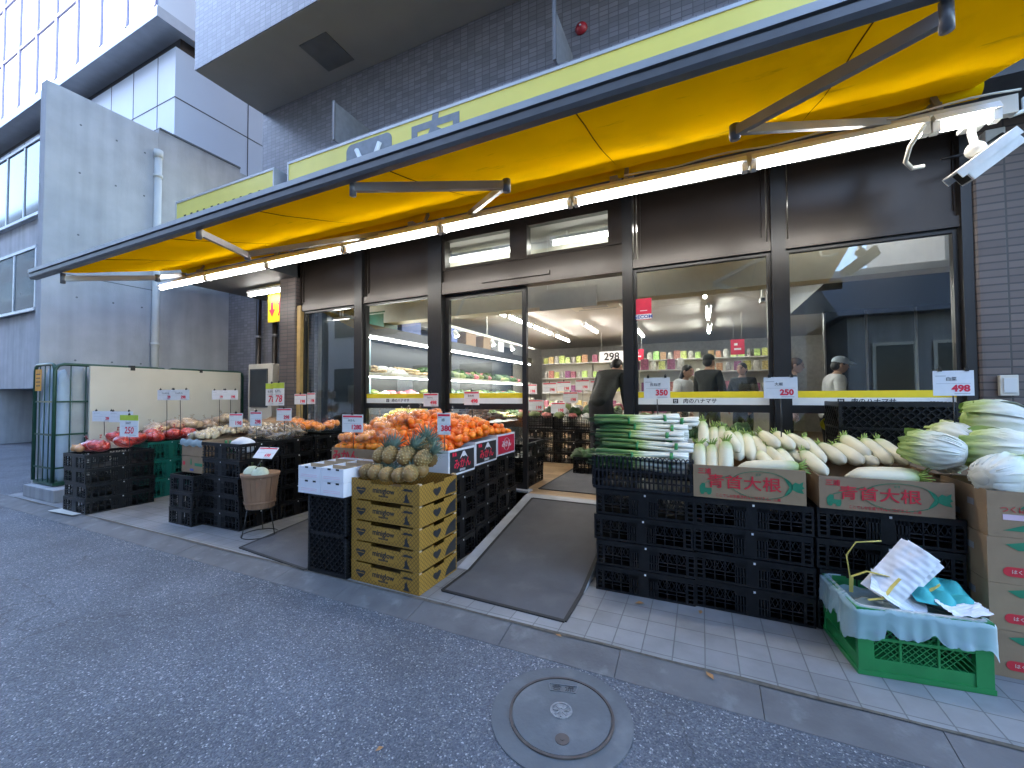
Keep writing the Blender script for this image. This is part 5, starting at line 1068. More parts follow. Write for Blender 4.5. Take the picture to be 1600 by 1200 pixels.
# daikon
def daikon():
    t = thing('daikon', 'x', 'daikon'); m = MB()
    m.lathe([(.004, -.012), (.014, 0), (.027, .015), (.040, .04), (.046, .09), (.047, .15), (.045, .22), (.039, .27), (.028, .292), (.012, .30)], 20, .07, 4); m.build('root', 'daikon', t); c = MB(); rnd = random.Random(2)
    for k in range(11):
        a = k * 2.4; L = rnd.uniform(.025, .06); d = Vector((math.cos(a) * .55, math.sin(a) * .55, 1)).normalized(); p = Vector((math.cos(a) * .012, math.sin(a) * .012, .292)); c.tube([p, p + d * L * .6, p + d * L + Vector((math.cos(a) * .01, 0, 0))], [.005, .0045, .003], 6)
    c.build('leaf_stubs', 'daikon_stub', t); return t
DK = daikon()
DAI = [((-0.013, 2.86, 0.912), (-0.013, 2.8, 0.795)), ((0.059, 2.86, 0.909), (0.059, 2.8, 0.8)), ((0.136, 2.86, 0.933), (0.131, 2.8, 0.806)), ((0.013, 3.0, 1.008), (0.017, 2.95, 0.902)), ((0.079, 3.02, 0.953), (0.079, 2.98, 0.86)), ((0.129, 3.02, 0.962), (0.128, 2.98, 0.863)), ((0.157, 3.02, 1.018), (0.203, 2.86, 0.93)), ((0.215, 3.0, 0.934), (0.214, 2.95, 0.866)), ((0.278, 3.03, 0.954), (0.287, 2.95, 0.864)), ((0.321, 3.14, 0.976), (0.356, 2.98, 0.897)), ((0.374, 3.16, 1.007), (0.428, 3.0, 0.957)), ((0.458, 3.18, 1.005), (0.509, 3.02, 0.949)), ((0.537, 3.2, 0.992), (0.596, 3.04, 0.941)), ((0.377, 3.0, 0.935), (0.445, 2.84, 0.847)), ((0.343, 2.92, 0.885), (0.386, 2.8, 0.812)), ((0.451, 2.94, 0.901), (0.482, 2.82, 0.816)), ((0.494, 3.14, 0.924), (0.543, 2.98, 0.876)), ((0.592, 3.11, 0.999), (0.652, 2.95, 0.881)), ((0.689, 3.11, 0.944), (0.742, 2.95, 0.886)), ((0.768, 3.13, 0.946), (0.83, 2.97, 0.885)), ((0.822, 3.19, 0.997), (0.877, 3.03, 0.92)), ((0.903, 3.14, 0.996), (0.963, 2.98, 0.89)), ((0.972, 3.16, 0.993), (1.04, 3.0, 0.889)), ((0.847, 3.1, 0.9), (0.901, 2.98, 0.883)), ((0.575, 2.92, 0.9), (0.625, 2.8, 0.833)), ((1.048, 2.88, 0.84), (0.632, 2.86, 0.823)), ((1.017, 2.81, 0.839), (0.801, 2.8, 0.833)), ((0.50, 2.79, 0.868), (0.20, 2.79, 0.842))]
def lay(proto, top, tip, length, label, group, s=1, roll=0):
    a = Vector(top); b = Vector(tip); d = (a - b).normalized(); q = d.to_track_quat('Z', 'Y'); p = b - d * .0
    if (a - b).length < length: p = a - d * length * s
    rot = (q.to_matrix() @ Matrix.Rotation(roll, 3, 'Z')).to_euler()
    o = put(proto, tuple(p), label, group, s); o.rotation_euler = rot; o.location = tuple(p); w = s * random.uniform(.86, 1.14); o.scale = (w, w * random.uniform(.94, 1.06), s); return o
for i, (a, b) in enumerate(DAI):
    # bodies lie back into the cartons: keep the tip that faces the viewer, run the root backwards
    A_, B_ = Vector(a), Vector(b)
    if i >= 25: d = (A_ - B_).normalized(); A_ = A_; B_ = A_ - d * .3
    elif i < 3: B_ = A_ - (A_ - B_).normalized() * .2
    else: d = (A_ - B_); d = Vector((d.x, d.y * 1.2 + .03, d.z)).normalized(); A_ = B_ + d * .3 * .72
    lay(DK, A_, B_, .0, 'white daikon radish with green leaf stubs heaped in the printed cartons', 'heap of daikon', (A_ - B_).length / .3 * (1.14 if i < 25 else 1) if i not in (0, 1, 2) else .86, random.uniform(0, 6))
for k in range(12):   # the layer underneath
    x = .04 + .085 * k
    if .52 < x < .60: continue
    lay(DK, (x, 3.42, .92), (x + .03, 3.14, .86), 0, 'white daikon radish with green leaf stubs heaped in the printed cartons', 'heap of daikon', .93, k)
# napa cabbages
def cabbage():
    t = thing('napa_cabbage', 'x', 'cabbage'); m = MB(); n, rows = 30, 18; V = []; F = []
    for i in range(rows + 1):
        z = i / rows; r = .098 * (math.sin(math.pi * min(1, .10 + z * .84)) ** .6)
        for k in range(n):
            a = 2 * math.pi * k / n; rr = r * (1 + .06 * math.cos(a * 5) + .05 * noise.noise((math.cos(a) * 2, math.sin(a) * 2, z * 4))); V.append((rr * math.cos(a), rr * math.sin(a), z * .31))
    for i in range(rows): F += [(i * n + k, i * n + (k + 1) % n, (i + 1) * n + (k + 1) % n, (i + 1) * n + k) for k in range(n)]
    F += [tuple(range(n))[::-1], tuple(rows * n + k for k in range(n))]; m.add(V, F, True); m.build('heart', 'cabbage', t); c = MB()
    for q in range(7):
        a0 = q * 2.4; k = 1.0 + .02 * q; wd = 1.0; nu, nv = 14, 14
        def fn(u, v, a0=a0, k=k, q=q):
            z = v * (.33 - .012 * q); r = (.104 + .004 * (q % 3)) * (math.sin(math.pi * min(1, .08 + v * .80)) ** .55) + .010 * max(0, v - .7) * 6 * abs(math.sin(q * 1.7))
            a = a0 + (u - .5) * wd * (1.0 + .5 * v); ruff = (.022 * max(0, v - .45) + .012 * max(0, abs(u - .5) * 2 - .5)) * math.sin(u * 21 + q + v * 7) + .005 * math.cos((u - .5) * 8) * (1 - v) + .006 * noise.noise((u * 6, v * 6, q)); edge = .010 * v * (abs(u - .5) * 2) ** 2 - .004
            return ((r + ruff + edge + .002) * math.cos(a), (r + ruff + edge + .002) * math.sin(a), z + .008 * math.sin(u * 15 + q) * v)
        c.grid(fn, nu, nv)
    for a in range(7):
        for s in (-1, 0, 1):
            aa = a * 2.4 + s * .16; c.tube([((.106 + .003) * math.sin(math.pi * (.08 + v * .8)) ** .55 * math.cos(aa), (.106 + .003) * math.sin(math.pi * (.08 + v * .8)) ** .55 * math.sin(aa), .33 * v) for v in (.06, .15, .25, .38, .52)], [.004, .0045, .004, .003, .001], 5)
    c.build('outer_leaves', 'cabbage', t); b = MB(); b.lathe([(.030, -.004), (.034, .004), (.03, .012)], 16, .2, 1); b.build('cut_stem', 'cream', t); return t
CB = cabbage()
for i, (x, y, z, dx, dy, dz, s, lb) in enumerate(((1.10, 2.86, .985, -.85, .5, .12, .72, 'napa cabbage lying sideways at the left end of the cabbage heap'), (1.25, 3.02, 1.03, -.3, .9, .1, .72, 'napa cabbage half hidden behind the left one in the heap'), (1.42, 3.02, 1.12, -.8, .5, .16, .86, 'topmost napa cabbage of the heap at the right edge'), (1.36, 2.87, .99, -.85, .45, .08, .84, 'napa cabbage with its cut base forward in the middle of the heap'), (1.30, 2.74, .885, .8, .45, .06, .82, 'lowest napa cabbage at the front edge of the brown cartons'), (1.58, 2.86, .95, -.1, .9, .05, .85, 'napa cabbage at the far right under the topmost one'), (1.24, 3.10, .93, .4, .9, 0, .75, 'napa cabbage at the back of the heap near the black mesh crate'))):
    d = Vector((dx, dy, dz)).normalized(); mt = d.to_track_quat('Z', 'Y').to_matrix() @ Matrix.Rotation(i * 1.3, 3, 'Z')
    o = put(CB, (x, y, z), lb, 'heap of napa cabbages', s); o.scale = (s * 1.2, s * 1.2, s * 1.02); o.location = Vector((x, y, z)) - d * .155 * s; o.rotation_euler = mt.to_euler(); o['label'] = lb
# ================================================================= GREEN CRATE OF RUBBISH
t = thing('green_crate', 'bright green plastic crate lined with a clear bag and full of packaging waste', 'crate', (.85, 2.605, .002), .13)
L, Wd, H = .47, .36, .30; hl, hw = L / 2, Wd / 2; m = MB(); m.box(-hl + .01, hl - .01, -hw + .01, hw - .01, 0, .01)
for z0, z1, o in ((0, .022, .008), (.022, .075, 0), (.16, .172, .003), (.205, .27, .001), (H - .03, H, .008)):
    m.box(-hl - o, hl + o, -hw - o, -hw + .008, z0, z1); m.box(-hl - o, hl + o, hw - .008, hw + o, z0, z1); m.box(-hl - o, -hl + .008, -hw + .008, hw - .008, z0, z1); m.box(hl - .008, hl + o, -hw + .008, hw - .008, z0, z1)
for x in (-hl - .004, hl - .056):
    for y in (-hw - .005, hw - .02): m.box(x, x + .06, y, y + .025, .022, H - .03)
for f in (.33, .62):
    for y in (-hw - .001, hw - .009): m.box(-hl + L * f - .004, -hl + L * f + .004, y, y + .01, .075, H - .03)
for x in (-hl - .001, hl - .009): m.box(x, x + .01, -.005, .005, .075, H - .03)
for k in range(24):   # diagonal mesh inside the windows
    for sg in (-1, 1):
        u0 = -hl - .1 + k * .026
        for (z0, z1) in ((.075, .205),):
            a, b = (u0, u0 + .13) if sg > 0 else (u0 + .13, u0)
            if min(a, b) < -hl or max(a, b) > hl: continue
            for y in (-hw + .006, hw - .006): m.bar((a, y, z0), (b, y, z1), .004, .003)
m.box(-.09, .06, -hw - .003, -hw + .006, .215, .262); m.build('crate_body', 'bright_green', t)
m = MB()
def liner(u, v):
    a = 2 * math.pi * u; c, s = math.cos(a), math.sin(a); e = 14; k = (abs(c) ** e + abs(s) ** e) ** (-1 / e); out = 1 + (.04 + .02 * math.sin(a * 9) + .02 * math.sin(a * 4 + 1)) * v
    n = noise.noise((c * 3, s * 3, v * 2)); d = (.20 + .05 * n + .06 * max(0, math.sin(a * 2 + 2.4)) + (.07 if 3.4 < a < 4.2 else 0)) * v
    if v < .2: return (hl * .97 * k * c, hw * .97 * k * s, H - .03 + .2 * v)
    w = .016 * noise.noise((c * 7, s * 7, v * 4)) + .010 * noise.noise((c * 17, s * 17, v * 7)); out += .10 * v * w * 6
    return ((hl + .022) * k * c * out, (hw + .022) * k * s * out + .004 * math.sin(a * 30) * v, H + .014 - (d - .02) * (.62 + .25 * noise.noise((c * 5, s * 5, 9))) + .008 * noise.noise((c * 20, s * 20, 1)))
m.grid(liner, 220, 16); m.build('bag_liner', 'bag_clear', t)
m = MB(); m.grid(lambda u, v: ((u - .5) * .47, (v - .5) * .33, .255 + .05 * noise.noise((u * 3, v * 3, 4)) + .02 * noise.noise((u * 9, v * 9, 1))), 20, 14); tag(m.build('crumpled_plastic', 'bag_clear', None, (.86, 2.60, .0), (0, 0, .12)), 'crumpled clear plastic lying in the green crate', 'plastic')
def sheet(name, w, h, loc, rot, label, mat='paper', n=14, curl=.02, seed=0, group=None):
    m = MB(); fn = lambda u, v, d=0: ((u - .5) * w, (v - .5) * h, curl * math.sin(u * 3 + seed) + .012 * noise.noise((u * 4, v * 4, seed)) + .0015 * math.sin(v * 60 + seed) + .006 * noise.noise((u * 9, v * 9, seed + 3)) + d)
    m.grid(fn, n, n * 3); o = m.build(name, mat, None, loc, rot); return tag(o, label, 'packaging', group)
def aim(v, u):
    v = Vector(v).normalized(); u = Vector(u); u = (u - v * u.dot(v)).normalized(); w = u.cross(v); return Matrix((u, v, w)).transposed().to_euler()
sheet('foam_sheet', .15, .30, (.845, 2.56, .425), aim((.60, .25, .72), (.72, -.45, -.45)), 'tall folded white foam sheet sticking out of the green crate', curl=.03)
sheet('foam_sheet', .15, .29, (.875, 2.60, .41), aim((.64, .25, .66), (.70, -.45, -.48)), 'second white foam sheet behind the tallest one in the green crate', curl=.03, seed=1)
sheet('foam_sheet', .22, .15, (.83, 2.53, .335), (R(22), R(16), R(-10)), 'flat crumpled white paper in the middle of the green crate', curl=.03, seed=2)
sheet('foam_sheet', .16, .10, (1.05, 2.53, .325), (R(10), R(6), R(20)), 'small white paper at the right corner of the green crate', curl=.02, seed=4)
t = thing('fruit_tray', 'teal moulded pulp fruit tray lying in the green crate', 'fruit tray', (1.0, 2.62, .345), .5); t.rotation_euler = (R(24), R(8), R(12)); m = MB()
def tray(u, v):
    x = (u - .5) * .26; y = (v - .5) * .19; z = 0
    for i in range(3):
        for j in range(2):
            d = math.hypot(x - (i - 1) * .083, y - (j - .5) * .088); z = max(z, .036 * math.cos(min(1, d / .045) * math.pi / 2))
    return (x, y, z)
m.grid(tray, 52, 38); m.build('tray_sheet', 'teal_pulp', t)
for i, (pts, lb) in enumerate(((((.66, 2.56, .30), (.66, 2.55, .38), (.72, 2.55, .415), (.80, 2.54, .41), (.84, 2.53, .40)), 'yellow packing strap arching over the left side of the green crate'), (((.70, 2.47, .31), (.76, 2.48, .325), (.80, 2.50, .38), (.83, 2.51, .415)), 'yellow packing strap crossing the white foam in the green crate'), (((.92, 2.66, .33), (.96, 2.69, .40), (1.0, 2.68, .41), (1.01, 2.63, .37), (.96, 2.60, .34)), 'looped pale strap behind the teal tray'))):
    m = MB()
    for a, b in zip(pts[:-1], pts[1:]): m.bar(a, Vector(b) + (Vector(b) - Vector(a)) * .03, .016, .002)
    tag(m.build('packing_strap', 'strap_yellow'), lb, 'strap', 'straps in the green crate')
m = MB(); m.tube([(.67, 2.58, .30), (.66, 2.62, .46), (.70, 2.62, .53), (.80, 2.62, .55)], .003, 5); tag(m.build('packing_strap', 'strap_yellow'), 'thin loose strap end sticking up from the green crate', 'strap', 'straps in the green crate')
# ================================================================= PRICE CARDS
def card(x, y, z, w, h, rz, style, price, title, label, base=None, group='price cards'):
    """(x,y,z) = middle of the card"""
    t = thing('price_card', label, 'price card', (x, y, z), rz, group); boxobj('card_sheet', 'paper', -w / 2, w / 2, 0, .002, -h / 2, h / 2, t)
    if style == 'lime': boxobj('header_stripe', 'lime_paper', -w / 2, w / 2, -.001, -.0003, h * .25, h / 2 - .001, t)
    elif style == 'red': boxobj('header_stripe', 'price_red', -w * .46, w * .46, -.001, -.0003, h * .34, h * .44, t)
    if title: text(title, h * (.17 if style != 'lime' else .13), 'black_ink', t, (-w * .05, -.0008, h * (.16 if style != 'lime' else .12)), name='title')
    if price: text(price, h * (.36 if style != 'lime' else .42), 'price_red', t, (w * (.18 if style != 'lime' else 0), -.0008, -h * .22), bold=.002 if h > .12 else .001, shear=.15 if style == 'lime' else 0, name='price')
    m = MB(); m.box(-w * .44, -w * .18, -.0008, -.0002, h * .28, h * .30); m.box(-w * .42, w * .42, -.0008, -.0002, -h * .02, -h * .01); m.box(w * .02, w * .40, -.0008, -.0002, -h * .43, -h * .41); split(m, 'fine_print', 'grey_ink', t)
    m = MB()
    for cx in ((-w * .33, w * .33) if style == 'plain' else (0,)):
        c = MB(); c.box(cx - .008, cx + .008, -.006, .008, h / 2 - .004, h / 2 + .014); c.tube([(cx - .006, 0, h / 2 + .012), (cx, 0, h / 2 + .026), (cx + .006, 0, h / 2 + .012)], .0022, 5); c.build('clip', 'frame_black', t)
    if base is not None: m.tube([(0, .004, h / 2 + .006) if base > z else (0, .006, -h / 2 + .02), (.004, .008, (base - z + (-h / 2)) / 2), (0, .01, base - z)], .0035, 6); m.build('wire_stand', 'frame_black', t)
    return t
card(-.294, 3.2, 1.325, .182, .158, .05, 'plain', '350', '長ねぎ', 'white price card reading 350 above the leeks', 1.0)
card(.465, 3.1, 1.318, .185, .138, .04, 'plain', '250', '大根', 'white price card reading 250 above the daikon', 1.0)
card(1.238, 3.0, 1.333, .165, .135, .02, 'plain', '498', '白菜', 'white price card reading 498 above the napa cabbages', 1.0)
card(-2.69, 2.6, 1.045, .215, .150, .1, 'red', '1280', 'みかん', 'white red striped card reading 1280 at the left end of the fruit heap', .80)
card(-2.50, 3.45, 1.235, .17, .135, .1, 'red', '498', 'みかん', 'left of two red striped cards reading 498 above the fruit heap', 1.03)
card(-2.12, 3.62, 1.25, .17, .14, .08, 'red', '498', '富有柿', 'right of two red striped cards reading 498 above the fruit heap', 1.0)
card(-1.765, 2.6, 1.065, .108, .165, .15, 'red', '380', '柿', 'narrow red striped card standing in front of the persimmons', .80)
card(-5.62, 2.3, .965, .30, .235, .12, 'lime', '250', '玉ねぎ', 'large lime topped card reading 250 in front of the red onions', .62) 
card(-4.88, 3.4, 1.30, .19, .28, .12, 'lime', '78', 'もやし', 'left of two overlapping lime topped cards reading 78', 1.0); card(-4.72, 3.38, 1.305, .19, .28, .06, 'lime', '78', 'もやし', 'right of two overlapping lime topped cards reading 78', 1.0)
card(-4.55, 3.55, 1.24, .16, .13, .3, 'red', '198', '', 'left of two small red striped cards beside the glass at the pillar', .95); card(-4.36, 3.55, 1.25, .16, .14, -.1, 'red', '198', '', 'right of two small red striped cards beside the glass at the pillar', .95)
card(-4.60, 2.8, 1.02, .16, .15, .3, 'red', '198', '', 'leftmost red striped card over the mushrooms on the left island', .88); card(-3.96, 2.6, 1.06, .15, .14, .1, 'red', '298', '', 'red striped card over the open front crate of the left island', .80); card(-4.10, 3.0, 1.08, .19, .135, .2, 'red', '298', '', 'red striped card over the root vegetables on the left island', .88)
c = card(-3.60, 2.46, .765, .22, .12, .2, 'red', '698', '', 'tilted red striped card clipped to the wooden melon bucket', .60); c.rotation_euler = (R(-42), 0, R(8))
for i, (x, y, lb) in enumerate(((-6.18, 2.9, 'left'), (-5.88, 2.9, 'right'))): card(x, y, 1.30, .28, .13, .25, 'plain', '298', 'じゃがいも', lb + ' of two white cards hung over the potatoes', .8)
for i, (x, y, lb) in enumerate(((-6.13, 3.5, 'left'), (-5.88, 3.5, 'right'))): card(x, y, 1.30, .24, .13, .25, 'plain', '198', '', lb + ' of two white cards hung near the rear roll cage', .8)
for i, (x, y, lb) in enumerate(((-6.72, 2.5, 'left'), (-6.30, 2.5, 'right'))): card(x, y, 1.04, .38, .13, .2, 'plain', '298' if i == 0 else '', '', lb + ' of two white cards hung above the red onions', .8)
# ================================================================= INSIDE THE SHOP
def inlamp(x, y, z, L, lb, ax=1, m='tube_in'): return lamp('ceiling_lamp', x, x + L, y, z, lb, 'lamps on the shop ceiling', .02, m, ax, .05)
for i, (x, y, L) in enumerate(((-3.25, 5.6, 1.2), (-3.25, 6.85, 1.2), (-3.25, 8.1, 1.2), (-3.25, 9.6, 1.2), (.08, 5.6, 1.2), (.15, 7.6, 1.2), (.2, 9.6, 1.2), (-1.3, 9.6, 1.2), (4.2, 7.5, 1.2), (-2.2, 8.4, 1.2))): inlamp(x, y, 2.74, L, f'lit tube on the shop ceiling {("nearest the door at the left", "second along the left row", "third along the left row", "farthest of the left row", "behind the window right of the door", "farther in behind the right window", "far back on the right side", "far back in the middle", "in the far right aisle", "in the middle behind the air conditioner")[i]}')
for i, (x, y) in enumerate(((-3.2, 4.6), (-1.6, 4.6), (.6, 4.6))): inlamp(x, y, 3.08, 1.3, f'lit tube behind the transom panes, {("left", "middle", "right")[i]} one', 0, 'tube_soft')
lamp('ceiling_lamp', -4.95, -4.5, 4.35, 2.35, 'small lit lamp behind the leftmost pane', None, .02, 'tube_in', 0, .2)
t = thing('track_spotlights', 'white ceiling track with two lit spot lamps over the chilled case', 'spot lamps', (-3.75, 5.0, 2.42)); m = MB(); m.box(-.02, .02, 0, 4.5, -.015, .015)
for y in (.2, 2, 4): m.box(-.006, .006, y - .006, y + .006, .015, .45)
m.build('track', 'lamp_white', t); pm('spot_glow', (1, 1, 1), .5, emit=((1, .95, .85), 30))
for y in (.25, .85, 2.2, 3.1):
    m = MB(); m.M = Matrix.Translation((0.02, y, -.10)) @ Euler((R(15), R(-20), 0)).to_matrix().to_4x4(); m.lathe([(.03, .06), (.034, .05), (.045, -.05), (.042, -.052)], 16); h = m.build('lamp_head', 'lamp_white', t); m2 = MB(); m2.M = m.M; m2.lathe([(.04, -.0535), (.03, -.062), (.01, -.066)], 16); m2.build('bulb', 'spot_glow', h)
    s = MB(); s.tube([(0, y, -.015), (.0, y, -.06)], .01, 8); s.build('stem', 'lamp_white', t)
# chilled case along the left wall
t = thing('chilled_case', 'long dark chilled display case along the left wall of the shop', 'display case', (-4.95, 4.20, .25)); Lc = 6.4
boxobj('case_body', 'dark_inside', 0, .1, 0, Lc, 0, 2.35, t); boxobj('case_end', 'dark_inside', .1, .75, 0, .05, 0, 2.1, t); boxobj('base', 'dark_inside', .1, .8, .05, Lc, 0, .45, t); boxobj('canopy', 'frame_black', .1, .68, .05, Lc, 1.90, 2.05, t)
for k, (z, x1) in enumerate(((.95, .72), (1.36, .68))):
    boxobj('shelf', 'tray_white', .1, x1, .05, Lc, z - .02, z, t); boxobj('price_rail', 'lamp_white', x1 + .001, x1 + .012, .05, Lc, z - .05, z + .005, t)
for z, x in ((1.86, .62), (1.30, .60), (.88, .64)):
    m = MB(); m.box(x, x + .03, .08, Lc - .05, z, z + .02); m.build('shelf_light', 'tube_in', t)
V1 = thing('vegetable_pack', 'x', 'vegetable pack'); m = MB(); m.ell((0, 0, .045), (.10, .07, .055), 14, 8, .3, 3); m.build('pack_contents', 'pale_greens', V1)
V2 = thing('greens_pack', 'x', 'vegetable pack'); m = MB(); m.ell((0, 0, .05), (.09, .08, .065), 14, 8, .6, 5); m.build('pack_contents', 'greens', V2)
V3 = thing('tray_pack', 'x', 'vegetable pack'); m = MB(); m.box(-.10, .10, -.07, .07, 0, .03); m.ell((0, 0, .04), (.085, .06, .04), 12, 8, .3, 2); m.build('tray', 'tray_white', V3)
V4 = thing('root_pack', 'x', 'vegetable pack'); m = MB()
for k in range(4): m.M = Matrix.Translation((0, (k - 1.5) * .04, .04)) @ Matrix.Rotation(math.pi / 2, 4, 'Y'); m.lathe([(.004, -.10), (.016, -.06), (.024, .03), (.022, .08), (.008, .1)], 10, .2, k)
m.build('pack_contents', 'mushroom', V4); V5 = thing('red_pack', 'x', 'vegetable pack'); m = MB(); m.ell((0, 0, .045), (.09, .07, .05), 14, 8, .4, 9); m.build('pack_contents', 'meat_pink', V5)
kinds = {'pale': (V1, 'bag of pale green vegetables'), 'dark': (V2, 'bunch of dark leafy greens'), 'tray': (V3, 'white tray of packed vegetables'), 'root': (V4, 'pack of beige root vegetables'), 'red': (V5, 'pack of reddish vegetables')}
for sh, (z, x1) in enumerate(((1.36, .55), (.95, .6), (.45, .65))):
    for i in range(28):
        y = .16 + i * .205 + random.uniform(-.03, .03); kd = random.choice((('root', 'tray', 'dark', 'root'), ('tray', 'dark', 'red', 'pale'), ('pale', 'dark', 'tray', 'pale'))[sh] if i < 8 else ('dark', 'pale', 'dark', 'red', 'dark', 'root')); p, lb = kinds[kd]
        for dx, dz in ((0, 0), (-.19, .06)):
            put(p, (-4.95 + x1 - .05 + dx, 4.30 + y, .25 + z + dz), lb + (' on the upper shelf of the chilled case', ' on the middle shelf of the chilled case', ' in the bottom of the chilled case')[sh], ('packs on the upper shelf', 'packs on the middle shelf', 'packs in the bottom of the case')[sh], random.uniform(.95, 1.35), .15)
YZ = fruit('yuzu', 'yuzu', .042, .038, 'citrus', 6)
for i in range(46): put(YZ, (-4.0 + .085 * (i % 8) + random.uniform(-.02, .02), 4.42 + .08 * (i // 8), .95 + .028 * (i // 8) + random.uniform(0, .03)), 'yellow citrus fruit in the heap behind the window left of the door', 'heap of yellow citrus')
boxobj('fruit_bench', 'dark_inside', -4.05, -3.0, 4.3, 4.95, .25, .93); tag(bpy.data.objects['fruit_bench'], 'dark bench under the yellow citrus behind the window', 'bench')
boxobj('fruit_bench', 'dark_inside', -2.95, -2.2, 4.3, 5.0, .25, .95); tag(bpy.data.objects['fruit_bench.001'], 'dark bench under the sweet potatoes behind the sliding door', 'bench')
SP = thing('sweet_potato', 'x', 'sweet potato'); m = MB(); m.M = Matrix.Rotation(math.pi / 2, 4, 'Y'); m.lathe([(.004, -.11), (.02, -.08), (.034, 0), (.024, .07), (.004, .11)], 12, .25, 3); m.build('root', 'rust', SP)
for i in range(22): put(SP, (-2.85 + .07 * (i % 9), 4.42 + .16 * (i // 9), .98 + .035 * (i // 9) + random.uniform(0, .03)), 'brown sweet potato in the heap behind the sliding door', 'heap of sweet potatoes', 1, .4)
# produce stand inside the door
for i in range(40):
    kd = random.choice(('red', 'pale', 'dark', 'tray', 'red')); p, lb = kinds[kd]; put(p, (-2.6 + .21 * (i % 10), 6.02 + .1 * (i // 10), .92 + .04 * (i // 10)), lb + ' on the stand inside the door', 'packs on the stand inside the door', random.uniform(.9, 1.2), .2)
for i, (x, y, z, lb) in enumerate(((-2.35, 6.0, 1.12, 'lower left'), (-1.98, 5.98, 1.08, 'lower middle'), (-1.85, 6.2, 1.24, 'middle'), (-2.3, 6.5, 1.40, 'upper left'), (-2.05, 6.5, 1.42, 'second upper'), (-1.75, 6.55, 1.44, 'third upper'), (-1.5, 6.55, 1.42, 'upper right'), (-2.65, 6.5, 1.38, 'far left'))): card(x, y, z, .24, .17, random.uniform(-.1, .2), 'red', '198', '', lb + ' card with a red stripe on the stand inside the door', .92)
t = thing('black_crate', 'black crate of bagged dark greens on the floor inside the door', 'crate', (-1.28, 5.45, .25), .1); crate_mesh(.55, .36, .22).build('lattice_body', 'black_plastic', t); 
for i in range(8): put(V2, (-1.5 + .13 * (i % 4), 5.38 + .14 * (i // 4), .42), 'bag of dark greens in the black crate on the floor inside the door', 'greens in the floor crate', 1.1, .3)
# shelves of packets at the back and behind the right window
PK = thing('grocery_packet', 'x', 'packet'); m = MB(); m.box(-.06, .06, -.04, .04, 0, .17); bevel(m.build('packet_body', 'packet', PK), .01)
PJ = thing('grocery_jar', 'x', 'jar'); m = MB(); m.lathe([(.05, 0), (.055, .01), (.055, .12), (.04, .145), (.042, .17)], 12); m.build('jar_body', 'packet_pale', PJ)
for si, (x, y, n, lb) in enumerate(((-4.2, 11.2, 4, 'at the back left'), (-2.75, 11.2, 4, 'at the back middle'), (-1.3, 11.2, 4, 'straight behind the doorway'), (.15, 11.2, 4, 'behind the beanie wearer'), (.1, 9.4, 3, 'left of the dark partition'), (-1.6, 8.4, 3, 'nearest the right window'))):
    t = thing('grocery_shelf', f'white shop shelf of packets {lb}', 'shelf', (x, y, .25)); W_ = 1.4; boxobj('back_panel', 'cream', 0, W_, .36, .4, 0, .35 + .42 * n, t)
    for k in range(n + 1): boxobj('shelf_board', 'tray_white', 0, W_, 0, .36, .25 + .42 * k - .02, .25 + .42 * k, t)
    for k in range(1, n + 1):
        for i in range(8):
            put(PK if (i + k + si) % 3 else PJ, (x + .1 + i * .165, y + .1, .25 + .25 + .42 * k), f'packet or jar on the white shelf {lb}', f'packets on the shelf {lb}', random.uniform(.95, 1.3), 0).rotation_euler = (0, 0, random.uniform(-.2, .2))
for i, (x, y, w, h, z, s, c) in enumerate(((-2.35, 10.5, .62, .28, 2.10, '298', 'white'), (-1.68, 10.5, .42, .28, 2.12, '', 'red'), (.55, 9.1, .24, .30, 2.05, '', 'red'))):
    t = thing('ceiling_banner', ('white sale banner hanging far back in the shop', 'red sale banner hanging beside the white one far back', 'red and white banner hanging behind the right window')[i], 'banner', (x, y, z)); boxobj('banner_sheet', 'paper' if c == 'white' else 'red_sticker', 0, w, 0, .004, 0, h, t); m = MB(); m.tube([(.05, 0, h), (.05, 0, 2.88 - z)], .003, 5); m.tube([(w - .05, 0, h), (w - .05, 0, 2.88 - z)], .003, 5); split(m, 'hanging_cord', 'lamp_white', t)
    if s: text(s, .26, 'black_ink', t, (w / 2, -.003, h / 2), bold=.006)
    else: m = MB(); m.box(.06, w - .06, -.003, -.001, h * .3, h * .42); m.box(.06, w - .12, -.003, -.001, h * .6, h * .75); m.build('print_lines', 'paper', t)
t = thing('hanging_board', 'blank cream board hanging from the beam inside the doorway', 'board', (-1.80, 4.74, 2.32)); boxobj('board_panel', 'cream', 0, .71, 0, .03, 0, .25, t); m = MB(); m.tube([(.1, .015, .24), (.1, .015, .9)], .004, 5); m.tube([(.56, .015, .24), (.56, .015, .9)], .004, 5); split(m, 'hanging_cord', 'lamp_white', t)
t = thing('ceiling_air_conditioner', 'square white air conditioner set in the shop ceiling', 'air conditioner', (-2.1, 6.6, 2.86)); m = MB(); m.box(0, .85, 0, .85, -.03, .015); m.build('housing', 'cream', t); m = MB(); m.box(.2, .65, .2, .65, -.036, -.031); 
for a in ((.08, .77, .06, .1), (.08, .77, .75, .79)): m.box(*a, -.036, -.031)
m.build('grille', 'grey_ink', t)
